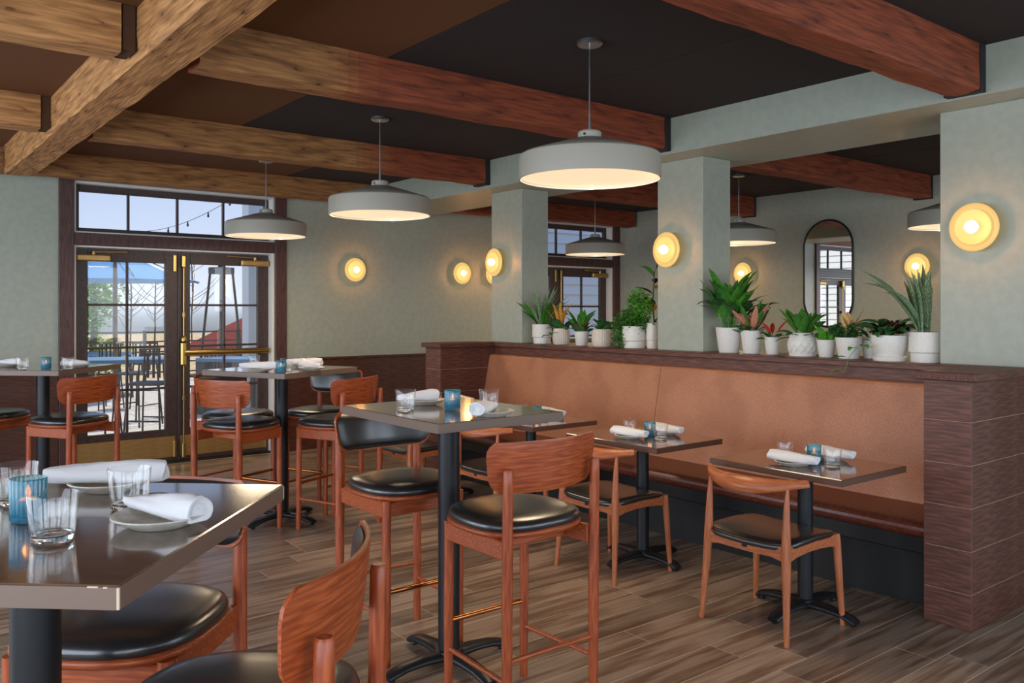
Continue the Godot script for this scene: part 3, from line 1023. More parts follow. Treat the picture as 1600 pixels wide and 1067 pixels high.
func build_lamps() -> void:
	make_pendant("white dome pendant over the bar table with two stools, nearest the banquette's near end", Vector3(2.975, 2.172, -3.14))
	make_pendant("white dome pendant between the two long cross beams", Vector3(2.985, 2.18, -5.31))
	make_pendant("white dome pendant hanging in front of the patio doors", Vector3(3.01, 2.18, -7.45))
	make_pendant("white dome pendant in the far room before its glazed door", Vector3(7.15, 2.18, -7.45))
	make_pendant("white dome pendant in the far room behind the peace lily", Vector3(7.09, 2.18, -5.30))
	make_pendant("white dome pendant in the far room, half behind the broad pillar", Vector3(7.05, 2.18, -3.15))
	var px := facing(Vector2(-1, 0))
	make_sconce("round glowing sconce on the door wall right of the patio doors", Vector3(4.475, 1.957, ZB), PI)
	make_sconce("round glowing sconce on the door wall next to the far pillar", Vector3(5.93, 1.957, ZB), PI)
	make_sconce("round glowing sconce on the far pillar", Vector3(4.86, 1.957, -6.368), px)
	make_sconce("round glowing sconce on the middle pillar", Vector3(4.86, 1.957, -4.236), px)
	make_sconce("round glowing sconce on the broad pillar above the plank end panel", Vector3(4.86, 1.957, -2.051), px)
	make_sconce("round glowing sconce right of the pill-shaped mirror", Vector3(X2, 1.957, -4.25), px)
	make_sconce("round glowing sconce behind the peace lily's leaves", Vector3(X2, 1.957, -6.40), px)
	make_sconce("round glowing sconce left of the far room's glazed door", Vector3(6.42, 1.957, ZB), PI)


# ------------------------------------------------------------------ tables
func make_table(called: String, label: String, at: Vector3, turn: float, size: Vector2, height: float, thick: float, top_mat: Material, pole_r: float, reach: float, group: String) -> Node3D:
	var o := thing(called, label, "table", at, turn, group)
	var mb := MB.new()
	mb.box(Vector3(0, height - thick * 0.5, 0), Vector3(size.x, thick, size.y), 0.0025)
	part(o, "table_top", mb, top_mat)
	mb = MB.new()
	for k in [-1, 1]:
		mb.box(Vector3(k * (size.x * 0.5 + 0.0008), height - thick * 0.5 - 0.0008, 0), Vector3(0.002, thick - 0.003, size.y - 0.004), 0.0004)
		mb.box(Vector3(0, height - thick * 0.5 - 0.0008, k * (size.y * 0.5 + 0.0008)), Vector3(size.x - 0.004, thick - 0.003, 0.002), 0.0004)
	part(o, "edge_band", mb, M.walnut_edge if called == "bar_table" else M.dining_edge)
	mb = MB.new()
	mb.box(Vector3(0, height - thick - 0.008, 0), Vector3(0.34, 0.014, 0.05), 0.003)
	mb.box(Vector3(0, height - thick - 0.008, 0), Vector3(0.05, 0.014, 0.34), 0.003)
	part(o, "top_bracket", mb, M.cast_iron)
	mb = MB.new()
	mb.tube([Vector3(0, 0.05, 0), Vector3(0, height - thick - 0.012, 0)], [pole_r, pole_r], 32)
	part(o, "pole", mb, M.cast_iron)
	mb = MB.new()
	mb.lathe([Vector2(0.0, 0.03), Vector2(pole_r + 0.015, 0.03), Vector2(pole_r + 0.022, 0.045), Vector2(pole_r + 0.012, 0.066), Vector2(pole_r, 0.072)], 32)
	var base := part(o, "base", mb, M.cast_iron)
	for k in 4:
		var d := Vector3(1, 0, 0).rotated(Vector3.UP, PI * 0.5 * k)
		mb = MB.new()
		mb.tube([d * pole_r * 0.6 + Vector3(0, 0.046, 0), d * reach * 0.45 + Vector3(0, 0.048, 0), d * reach * 0.72 + Vector3(0, 0.042, 0), d * reach * 0.9 + Vector3(0, 0.030, 0), d * reach + Vector3(0, 0.018, 0)], [0.046, 0.040, 0.036, 0.036, 0.030], 14, true, 0.48, Vector3.UP)
		mb.lathe([Vector2(0.014, 0.0), Vector2(0.016, 0.006), Vector2(0.010, 0.02)], 12, d * (reach - 0.02))
		part(base, "foot_arm", mb, M.cast_iron)
	return o


var bar := {}         # table name -> transform
var dining_z := [-2.42, -3.52, -4.58, -5.68]

func build_tables() -> void:
	var spec := [
		["near", "bar-height table with a blue candle and four tumblers, chipped corner", Vector3(0.2975, 0, -1.9125), facing(Vector2(0.668, -0.744)), Vector2(0.75, 0.75)],
		["mid", "rectangular bar-height table standing between two cherry stools", Vector3(2.02, 0, -3.00), 0.0, Vector2(0.615, 0.77)],
		["far", "bar-height table ringed by four stools before the patio doors", Vector3(2.46, 0, -5.80), facing(Vector2(0.9135, -0.407)), Vector2(0.76, 0.76)],
		["left", "bar-height table by the wall left of the patio doors", Vector3(1.147, 0, -7.065), facing(Vector2(0.695, -0.719)), Vector2(0.76, 0.76)]]
	for a in spec:
		var o := make_table("bar_table", a[1], a[2], a[3], a[4], BAR, 0.038, M.walnut_top, 0.046, 0.30, "bar tables")
		bar[a[0]] = o.transform
		if a[0] == "near":                                   # worn corner and nicks along the edge
			for q in [[Vector3(0.3748, BAR - 0.02, 0.3748), Vector3(0.0045, 0.034, 0.0045)], [Vector3(0.3748, BAR - 0.02, -0.3748), Vector3(0.0045, 0.030, 0.0045)], [Vector3(0.335, BAR - 0.003, 0.3755), Vector3(0.018, 0.003, 0.003)], [Vector3(0.355, BAR - 0.0035, 0.3755), Vector3(0.008, 0.003, 0.003)]]:
				var mb := MB.new()
				mb.box(q[0], q[1], 0.0008)
				part(o, "worn_chip", mb, M.bare_chip)
	var names := ["dining table by the banquette next to the plank end panel", "second dining table from the near plank end panel", "third dining table along the banquette, behind the two-stool bar table", "dining table at the banquette's far end"]
	for i in 4:
		make_table("dining_table", "dark wood " + names[i], Vector3(3.775, 0, dining_z[i]), 0.0, Vector2(0.575, 0.735), 0.75, 0.032, M.dining_top, 0.037, 0.275, "dining tables at the banquette")


# ------------------------------------------------------------------ seating
func super_outline(hx: float, hz: float, n: float, k := 48, narrow := 0.0) -> Array:
	var out := []
	for i in k:
		var a := TAU * i / k
		var c := cos(a)
		var s := sin(a)
		var x := signf(c) * pow(absf(c), 2.0 / n) * hx
		var z := signf(s) * pow(absf(s), 2.0 / n) * hz
		out.append(Vector2(x * (1.0 - narrow * z / hz), z))
	return out


func make_stool() -> Node3D:
	# looks along -z: sitter faces -z, back at +z
	var o := thing("bar_stool", "", "bar stool", Vector3.ZERO, 0.0, "cherry bar stools")
	var mb: MB
	for s in [-1, 1]:
		mb = MB.new()
		mb.tube([Vector3(s * 0.187, 0, -0.195), Vector3(s * 0.187, 0.35, -0.193), Vector3(s * 0.186, 0.70, -0.19)], [0.0165, 0.019, 0.0195], 14)
		part(o, "leg", mb, M.cherry_upright)
	for s in [-1, 1]:
		mb = MB.new()
		mb.tube([Vector3(s * 0.207, 0, 0.198), Vector3(s * 0.207, 0.45, 0.199), Vector3(s * 0.207, 0.90, 0.205), Vector3(s * 0.207, 0.948, 0.206), Vector3(s * 0.207, 0.955, 0.206)], [0.0175, 0.0205, 0.0190, 0.0180, 0.014], 14)
		part(o, "back_post", mb, M.cherry_upright)
	# shell under the seat and the cushion
	var ol := super_outline(0.236, 0.232, 2.7, 56, -0.03)
	mb = MB.new()
	mb.stack(ol, [[0.86, 0.690], [0.96, 0.697], [1.0, 0.706], [1.0, 0.714], [0.985, 0.718]], Vector3(0, 0, -0.03))
	part(o, "seat_shell", mb, M.cherry_level)
	mb = MB.new()
	mb.stack(ol, [[0.94, 0.716], [0.985, 0.724], [0.99, 0.736], [0.965, 0.749], [0.90, 0.758], [0.75, 0.765], [0.5, 0.769], [0.25, 0.770]], Vector3(0, 0, -0.03))
	part(o, "seat_cushion", mb, M.black_leather)
	for s in [-1, 1]:                                       # side rails
		mb = MB.new()
		mb.box(Vector3(s * 0.197, 0.664, 0.002), Vector3(0.022, 0.068, 0.37), 0.004)
		part(o, "side_rail", mb, M.cherry_level)
	for z in [-0.19, 0.05]:
		mb = MB.new()
		mb.box(Vector3(0, 0.662, z), Vector3(0.37, 0.058, 0.022), 0.004)
		part(o, "cross_rail", mb, M.cherry_level)
	mb = MB.new()
	mb.tube([Vector3(-0.18, 0.312, -0.194), Vector3(0.18, 0.312, -0.194)], [0.0105, 0.0105], 12)
	part(o, "footrest", mb, M.copper_bar)
	for s in [-1, 1]:
		mb = MB.new()
		mb.tube([Vector3(s * 0.188, 0.207, -0.185), Vector3(s * 0.205, 0.207, 0.19)], [0.0095, 0.0095], 10)
		part(o, "stretcher", mb, M.cherry_level)
	mb = MB.new()
	mb.tube([Vector3(-0.2, 0.282, 0.198), Vector3(0.2, 0.282, 0.198)], [0.0095, 0.0095], 10)
	part(o, "stretcher", mb, M.cherry_level)
	# curved back: cherry shell outside, leather pad inside
	var surf := func(u: float, w: float, grow: float, off: float) -> Vector3:
		var t := 2.0 * w - 1.0
		var y := 0.956 + t * (0.088 - grow)
		var corner := 1.0 - 0.13 * pow(absf(t), 5.0)
		var hw := (0.252 + 0.012 * t - grow) * corner
		var x := (2.0 * u - 1.0) * hw
		var sag := 0.010 * (1.0 - t) * 0.5 * (1.0 - pow(x / 0.25, 2.0))
		return Vector3(x, y - sag, 0.206 - 1.0 * x * x + (y - 0.95) * 0.13 - off)
	mb = MB.new()
	mb.sheet(30, 12, func(u, w): return surf.call(u, w, 0.0, 0.0), 0.015, 0.45)
	part(o, "backrest", mb, M.cherry_level)
	mb = MB.new()
	mb.sheet(28, 12, func(u, w): return surf.call(u, w, 0.010, 0.016 - 0.010 * pow(maxf(absf(2 * u - 1), absf(2 * w - 1)), 8.0)), 0.022, 0.5)
	part(o, "back_pad", mb, M.black_leather)
	return o


func make_chair() -> Node3D:
	var o := thing("dining_chair", "", "dining chair", Vector3.ZERO, 0.0, "elbow-back dining chairs")
	var mb: MB
	for s in [-1, 1]:
		mb = MB.new()
		mb.tube([Vector3(s * 0.247, 0, -0.218), Vector3(s * 0.234, 0.25, -0.206), Vector3(s * 0.226, 0.40, -0.199), Vector3(s * 0.225, 0.436, -0.198)], [0.0125, 0.017, 0.020, 0.017], 14)
		part(o, "leg", mb, M.oak_upright)
	for s in [-1, 1]:
		mb = MB.new()
		mb.tube([Vector3(s * 0.240, 0, 0.232), Vector3(s * 0.226, 0.25, 0.212), Vector3(s * 0.219, 0.40, 0.204), Vector3(s * 0.217, 0.50, 0.201), Vector3(s * 0.216, 0.60, 0.196), Vector3(s * 0.216, 0.695, 0.190)], [0.0125, 0.018, 0.0225, 0.0195, 0.015, 0.0085], 14)
		part(o, "leg", mb, M.oak_upright)
	# seat rails, arched below
	for s in [-1, 1]:
		mb = MB.new()
		mb.xf = Transform3D(Basis(Vector3.UP, PI / 2), Vector3(s * 0.223, 0, 0))
		mb.prism([Vector2(-0.20, 0.368), Vector2(-0.15, 0.382), Vector2(-0.05, 0.392), Vector2(0.05, 0.392), Vector2(0.15, 0.384), Vector2(0.195, 0.374), Vector2(0.195, 0.436), Vector2(-0.20, 0.436)], -0.011, 0.011)
		part(o, "seat_rail", mb, M.oak_level)
	for z in [-0.198, 0.203]:
		mb = MB.new()
		mb.prism([Vector2(-0.215, 0.368), Vector2(-0.15, 0.380), Vector2(-0.05, 0.378), Vector2(0.05, 0.378), Vector2(0.15, 0.380), Vector2(0.215, 0.368), Vector2(0.215, 0.436), Vector2(0.1, 0.424), Vector2(0.0, 0.420), Vector2(-0.1, 0.424), Vector2(-0.215, 0.436)], z - 0.011, z + 0.011)
		var rail := part(o, "seat_rail", mb, M.oak_level)
		if z > 0:
			mb = MB.new()
			mb.box(Vector3(0, 0.400, 0.2145), Vector3(0.030, 0.013, 0.002), 0.0008)
			part(rail, "badge", mb, M.black_metal)
	# upholstered seat dipping from side to side
	mb = MB.new()
	mb.stack(super_outline(0.243, 0.222, 6.0, 56, -0.02), [[0.93, 0.415], [0.985, 0.423], [1.0, 0.434], [0.99, 0.445], [0.955, 0.451], [0.75, 0.453], [0.4, 0.453]], Vector3.ZERO, 0.30)
	part(o, "seat_pad", mb, M.black_leather)
	# horn-shaped back rail, thick in the middle
	var path := []
	var rad := []
	for i in 25:
		var t := i / 12.0 - 1.0
		path.append(Vector3(t * 0.278, 0.712 - 0.012 * cos(t * PI * 0.5) + 0.010 * t * t, 0.262 - 0.125 * t * t - 0.02 * t * t * t * t))
		rad.append(0.0185 + 0.0245 * pow(cos(t * PI * 0.5), 1.3))
	mb = MB.new()
	mb.tube(path, rad, 18, true, 0.60, Vector3(0, 0.30, 1.0).normalized())
	part(o, "back_rail", mb, M.oak_level)
	return o


func build_seating() -> void:
	var st := make_stool()
	var grp := "cherry bar stools"
	var n: Transform3D = bar["near"]
	var fwd := Vector2(0.668, -0.744)
	var rgt := Vector2(0.744, 0.668)
	var f3 := Vector2(0.9135, -0.407)
	var n3 := Vector2(0.407, 0.9135)
	var f4 := Vector2(0.695, -0.719)
	var r4 := Vector2(0.719, 0.695)
	var list := [
		[Vector2(0.57, -2.30), -fwd, "bar stool tucked under the chipped-corner bar table, back pad facing it"],
		[Vector2(0.624, -1.618), -rgt, "bar stool with its curved cherry back turned away from the chipped-corner bar table"],
		[Vector2(1.985, -3.335), Vector2(0, 1), "bar stool under the rectangular bar table, black back pad showing"],
		[Vector2(2.012, -2.52), Vector2(0, -1), "bar stool at the rectangular bar table with its cherry back showing"],
		[Vector2(2.11, -5.70), f3, "bar stool at the four-stool table, cherry back towards the wall left of the patio doors"],
		[Vector2(2.706, -5.40), -n3, "bar stool at the four-stool table with cherry back near the rectangular table"],
		[Vector2(2.277, -6.21), n3, "bar stool at the four-stool table in front of the brass kick plates"],
		[Vector2(2.871, -5.985), -f3, "bar stool at the four-stool table in front of the wainscot, black back pad showing"],
		[Vector2(1.265, -6.66), -Vector2(0.52, 0.854), "bar stool by the left patio door leaf, cherry back showing"],
		[Vector2(0.83, -7.36), r4, "bar stool half out of view beside the wainscot left of the doors"]]
	for i in list.size():
		var a: Array = list[i]
		var at := Vector3(a[0].x, 0, a[0].y)
		if i == 0:
			st.position = at
			st.rotation.y = facing(a[1])
			st.set_meta("label", a[2])
		else:
			again(st, at, facing(a[1]), a[2], grp)
	var ch := make_chair()
	var labels := ["elbow-back dining chair next to the plank end panel's table", "elbow-back dining chair at the second table from the near plank end panel", "elbow-back dining chair partly behind the rectangular bar table's pole", "elbow-back dining chair at the banquette's far end table"]
	for i in 4:
		var at := Vector3(3.54, 0, [-2.455, -3.535, -4.62, -5.70][i])
		if i == 0:
			ch.position = at
			ch.rotation.y = facing(Vector2(1, 0))
			ch.set_meta("label", labels[0])
		else:
			again(ch, at, facing(Vector2(1, 0)), labels[i], "elbow-back dining chairs")


# ------------------------------------------------------------------ what stands on the tables
func make_tumbler() -> Node3D:
	var o := thing("tumbler", "", "glass", Vector3.ZERO, 0.0, "clear tumblers")
	var mb := MB.new()
	mb.lathe([Vector2(0.0, 0.001), Vector2(0.033, 0.001), Vector2(0.0365, 0.004), Vector2(0.0385, 0.03), Vector2(0.0435, 0.086), Vector2(0.0425, 0.0875), Vector2(0.0415, 0.086), Vector2(0.0365, 0.03), Vector2(0.0345, 0.016)], 40, Vector3.ZERO, 0, 0.0, 0.8)
	part(o, "glass_body", mb, M.tumbler_glass)
	mb = MB.new()
	mb.lathe([Vector2(0.0, 0.002), Vector2(0.032, 0.002), Vector2(0.0345, 0.005), Vector2(0.035, 0.0125), Vector2(0.032, 0.014), Vector2(0.02, 0.012), Vector2(0.0, 0.011)], 40, Vector3.ZERO, 0, 0.0, 0.8)
	part(o, "glass_foot", mb, M.glass_base)
	return o


func make_candle() -> Node3D:
	var o := thing("candle_holder", "", "candle", Vector3.ZERO, 0.0, "blue candle holders")
	var mb := MB.new()
	mb.lathe([Vector2(0.0, 0.001), Vector2(0.029, 0.001), Vector2(0.032, 0.005), Vector2(0.0325, 0.04), Vector2(0.0335, 0.084), Vector2(0.0325, 0.086), Vector2(0.0315, 0.084), Vector2(0.030, 0.04), Vector2(0.0295, 0.012), Vector2(0.0, 0.010)], 120, Vector3.ZERO, 24, 0.0009, 0.9)
	part(o, "ribbed_glass", mb, M.blue_glass)
	mb = MB.new()
	mb.lathe([Vector2(0.0, 0.0125), Vector2(0.0195, 0.0125), Vector2(0.0195, 0.044), Vector2(0.015, 0.046), Vector2(0.0, 0.043)], 20)
	part(o, "wax", mb, M.candle_wax)
	mb = MB.new()
	mb.lathe([Vector2(0.0, 0.046), Vector2(0.004, 0.050), Vector2(0.0055, 0.056), Vector2(0.0035, 0.066), Vector2(0.0, 0.074)], 12)
	part(o, "flame", mb, M.flame_glow)
	glow(o, Vector3(0, 0.058, 0), Color(1.0, 0.6, 0.25), 0.004, 0.008)
	return o


func make_plate() -> Node3D:
	var o := thing("plate", "", "plate", Vector3.ZERO, 0.0, "grey stoneware plates")
	var mb := MB.new()
	mb.lathe([Vector2(0.0, 0.001), Vector2(0.055, 0.001), Vector2(0.058, 0.004), Vector2(0.082, 0.014), Vector2(0.0905, 0.022), Vector2(0.0895, 0.0245), Vector2(0.086, 0.023), Vector2(0.075, 0.014), Vector2(0.05, 0.0085), Vector2(0.0, 0.008)], 48, Vector3.ZERO, 0, 0.0, 0.8)
	part(o, "dish", mb, M.stoneware)
	return o


# rolled linen napkin lying along its own x; fat at +x when coned
func napkin_mesh(len: float, r0: float, r1: float, sd: int) -> ArrayMesh:
	var mb := MB.new()
	var n := FastNoiseLite.new()
	n.seed = sd
	n.frequency = 9.0
	var seg := 28
	var ns := 22
	var rings := []
	for i in ns + 1:
		var t := float(i) / ns
		var r := lerpf(r0, r1, t) * (1.0 - 0.10 * pow(absf(2 * t - 1), 6.0))
		var cx := (t - 0.5) * len
		var ring := []
		for k in seg:
			var a := TAU * k / seg
			var fold := 0.0022 * sin(a * 3.0 + t * 5.0) + 0.002 * n.get_noise_3d(cx * 3.0, cos(a), sin(a))
			var lip := 0.0035 * exp(-pow(wrapf(a - 0.9 - t * 0.8, -PI, PI) / 0.16, 2.0))   # the free edge of the cloth
			var rr := r + fold + lip
			var y := sin(a) * rr * 0.82
			ring.append(Vector3(cx + 0.004 * sin(a * 2.0) * (2 * t - 1), maxf(y, -r * 0.66), cos(a) * rr))
		rings.append(ring)
	var s := mb.grp()
	for i in ns:
		for k in seg:
			var k2 := (k + 1) % seg
			mb.quad(rings[i][k2], rings[i][k], rings[i + 1][k], rings[i + 1][k2], s)
	# rolled ends: rings stepping inwards and into the roll
	for e in [0, ns]:
		var prev: Array = rings[e]
		var mid := Vector3.ZERO
		for p in prev:
			mid += p / seg
		var out := -1.0 if e == 0 else 1.0
		var gs := mb.grp()
		for st in [[0.82, 0.003], [0.66, -0.010], [0.52, -0.002], [0.34, -0.012], [0.12, -0.005]]:
			var cur := []
			for k in seg:
				cur.append(mid + (rings[e][k] - mid) * st[0] + Vector3(out * st[1], 0, 0))
			for k in seg:
				var k2 := (k + 1) % seg
				if e == 0:
					mb.quad(prev[k], prev[k2], cur[k2], cur[k], gs)
				else:
					mb.quad(prev[k2], prev[k], cur[k], cur[k2], gs)
			prev = cur
		for k in seg:
			var k2 := (k + 1) % seg
			if e == 0:
				mb.tri(prev[k], prev[k2], mid + Vector3(out * -0.004, 0, 0), gs)
			else:
				mb.tri(prev[k2], prev[k], mid + Vector3(out * -0.004, 0, 0), gs)
	return mb.mesh()


var protos := {}

func set_on(kind: String, label: String, table: Transform3D, local: Vector2, h: float, turn := 0.0) -> Node3D:
	var at := table * Vector3(local.x, h, local.y)
	var rot := table.basis.get_euler().y + turn
	if not protos.has(kind):
		match kind:
			"tumbler": protos[kind] = make_tumbler()
			"candle": protos[kind] = make_candle()
			"plate": protos[kind] = make_plate()
			"napkin_cone":
				var o := thing("napkin", "", "napkin", Vector3.ZERO, 0.0, "rolled white napkins")
				put(o, "cloth_roll", napkin_mesh(0.185, 0.016, 0.037, 5), M.linen)
				protos[kind] = o
			"napkin_long":
				var o := thing("napkin", "", "napkin", Vector3.ZERO, 0.0, "rolled white napkins")
				put(o, "cloth_roll", napkin_mesh(0.255, 0.027, 0.034, 8), M.linen)
				protos[kind] = o
		var f: Node3D = protos[kind]
		f.position = at
		f.rotation.y = rot
		f.set_meta("label", label)
		return f
	return again(protos[kind], at, rot, label)


func local_of(t: Transform3D, px: float, py: float, h: float) -> Vector2:
	var p := t.affine_inverse() * at_y(px, py, h)
	return Vector2(p.x, p.z)


func build_place_settings() -> void:
	# base points read off the photograph, on each table's own plane
	var T := bar
	var near := "on the chipped-corner bar table"
	var t: Transform3D = T["near"]
	set_on("plate", "plate under the cone-shaped napkin, near the chipped corner", t, local_of(t, 251, 820, BAR), BAR)
	set_on("napkin_cone", "cone-rolled napkin on the plate near the chipped corner", t, local_of(t, 256, 818, BAR) , BAR + 0.035, -0.42 - PI * 0.0 - t.basis.get_euler().y - YAW)
	set_on("plate", "plate under the long white napkin roll " + near, t, local_of(t, 172, 765, BAR), BAR)
	set_on("napkin_long", "long napkin roll lying across its plate " + near, t, local_of(t, 168, 764, BAR), BAR + 0.037, 0.22 - t.basis.get_euler().y - YAW)
	set_on("tumbler", "empty tumbler in front of the blue candle " + near, t, local_of(t, 82, 845, BAR), BAR)
	set_on("tumbler", "empty tumbler beside the cone-rolled napkin " + near, t, local_of(t, 202, 795, BAR), BAR)
	set_on("tumbler", "empty tumbler behind the blue candle " + near, t, local_of(t, 26, 787, BAR), BAR)
	set_on("candle", "lit blue ribbed candle holder " + near, t, local_of(t, 44, 814, BAR), BAR)
	t = T["mid"]
	var midl := "on the rectangular bar table"
	set_on("tumbler", "tumbler beside the plate at the far side " + midl, t, local_of(t, 634, 641, BAR), BAR)
	set_on("plate", "plate beside the dark wall side " + midl, t, local_of(t, 662, 632, BAR), BAR)
	set_on("napkin_cone", "cone-rolled napkin leaning on a plate by the tumbler " + midl, t, local_of(t, 652, 632, BAR), BAR + 0.035, 0.55 - YAW)
	set_on("candle", "lit blue candle holder in the middle " + midl, t, local_of(t, 707, 641, BAR), BAR)
	set_on("plate", "plate at the banquette side " + midl, t, local_of(t, 768, 650, BAR), BAR)
	set_on("napkin_cone", "cone-rolled napkin hanging over its plate's rim " + midl, t, local_of(t, 759, 650, BAR), BAR + 0.035, -1.95 - YAW)
	set_on("tumbler", "tumbler behind the drooping napkin " + midl, t, local_of(t, 764, 640, BAR), BAR)
	t = T["far"]
	var farl := "on the four-stool table"
	set_on("plate", "plate at the patio door side " + farl, t, local_of(t, 405, 581, BAR), BAR)
	set_on("napkin_long", "long napkin roll at the patio door side " + farl, t, local_of(t, 405, 580, BAR), BAR + 0.037, -t.basis.get_euler().y - YAW)
	set_on("candle", "lit blue candle holder " + farl, t, local_of(t, 439, 583, BAR), BAR)
	set_on("tumbler", "tumbler next to the candle " + farl, t, local_of(t, 448, 579, BAR), BAR)
	set_on("tumbler", "tumbler behind the plate at the door side " + farl, t, local_of(t, 397, 573, BAR), BAR)
	set_on("plate", "plate at the wainscot side " + farl, t, local_of(t, 486, 579, BAR), BAR)
	set_on("napkin_cone", "cone-rolled napkin at the wainscot side " + farl, t, local_of(t, 486, 578, BAR), BAR + 0.035, -t.basis.get_euler().y - YAW + 2.6)
	set_on("tumbler", "tumbler at the wainscot side " + farl, t, local_of(t, 479, 575, BAR), BAR)
	set_on("plate", "plate at the back corner " + farl, t, local_of(t, 476, 573.5, BAR), BAR)
	set_on("napkin_long", "long napkin roll at the back corner " + farl, t, local_of(t, 476, 573, BAR), BAR + 0.037, -t.basis.get_euler().y - YAW)
	t = T["left"]
	var left := "on the table left of the doors"
	set_on("plate", "plate with a napkin at the wall side " + left, t, local_of(t, 14, 573, BAR), BAR)
	set_on("napkin_cone", "cone-rolled napkin at the wall side " + left, t, local_of(t, 14, 573, BAR), BAR + 0.035, -t.basis.get_euler().y - YAW)
	set_on("tumbler", "tumbler beside the wall-side plate " + left, t, local_of(t, 35, 577, BAR), BAR)
	set_on("candle", "lit blue candle holder " + left, t, local_of(t, 72, 577, BAR), BAR)
	set_on("plate", "plate nearest the patio door " + left, t, local_of(t, 118, 574.5, BAR), BAR)
	set_on("napkin_cone", "cone-rolled napkin nearest the patio door " + left, t, local_of(t, 118, 574, BAR), BAR + 0.035, -t.basis.get_euler().y - YAW + PI)
	set_on("tumbler", "tumbler nearest the patio door " + left, t, local_of(t, 106, 577, BAR), BAR)
	var which := ["dining table next to the plank end panel", "second dining table from the near end panel", "dining table behind the rectangular bar table", "dining table at the banquette's far end"]
	for i in 4:
		t = Transform3D(Basis.IDENTITY, Vector3(3.775, 0, dining_z[i]))
		var w: String = "on the " + which[i]
		set_on("plate", "plate at the chair side " + w, t, Vector2(-0.135, 0.02), 0.75)
		set_on("napkin_long", "napkin roll at the chair side " + w, t, Vector2(-0.135, 0.02), 0.787, PI / 2 + 0.05)
		set_on("plate", "plate at the banquette side " + w, t, Vector2(0.16, 0.04), 0.75)
		set_on("napkin_long", "napkin roll at the banquette side " + w, t, Vector2(0.16, 0.04), 0.787, PI / 2 - 0.04)
		set_on("candle", "lit blue candle holder " + w, t, Vector2(0.03, 0.03), 0.75)
		set_on("tumbler", "tumbler by the aisle corner " + w, t, Vector2(-0.02, 0.16), 0.75)
		set_on("tumbler", "tumbler behind the candle " + w, t, Vector2(0.02, -0.13), 0.75)


# ------------------------------------------------------------------ plants
# a leaf blade on its stalk: starts at the origin, rises at angle e0 (radians from level), bends to e1; grows towards +z
func leaf_mesh(len: float, wid: float, e0: float, e1: float, stalk: float, fold: float, shape: String, rip := 0.0) -> ArrayMesh:
	var mb := MB.new()
	var ns := 12
	var p := Vector3.ZERO
	var rows := []
	for i in ns + 1:
		var t := float(i) / ns
		var e := lerpf(e0, e1, pow(t, 1.5))
		var w := 0.0
		if t <= stalk:
			w = 0.0035
		else:
			var q := (t - stalk) / (1.0 - stalk)
			match shape:
				"sword": w = wid * (0.55 + 0.45 * sin(minf(q * 2.2, PI * 0.5))) * minf(1.0, (1.0 - q) * 3.2 + 0.02)
				"broad": w = wid * pow(sin(PI * pow(q, 0.8) * 0.985 + 0.03), 0.75)
				"heart": w = wid * pow(maxf(sin(PI * pow(q, 0.55) * 0.985), 0.0), 0.7)
				_: w = wid * pow(sin(PI * q * 0.97 + 0.06), 1.0)
			w = maxf(w, 0.002)
		var n := Vector3(0, cos(e), -sin(e))
		var row := []
		for k in [-1.0, -0.5, 0.0, 0.5, 1.0]:
			row.append(p + Vector3(k * w * 0.5, 0, 0) + n * (absf(k) * fold * w + rip * w * sin(t * 14.0) * absf(k)))
		rows.append(row)
		p += Vector3(0, sin(e), cos(e)) * (len / ns)
	var s := mb.grp()
	for i in ns:
		for k in 4:
			mb.quad(rows[i][k + 1], rows[i][k], rows[i + 1][k], rows[i + 1][k + 1], s)
	return mb.mesh()


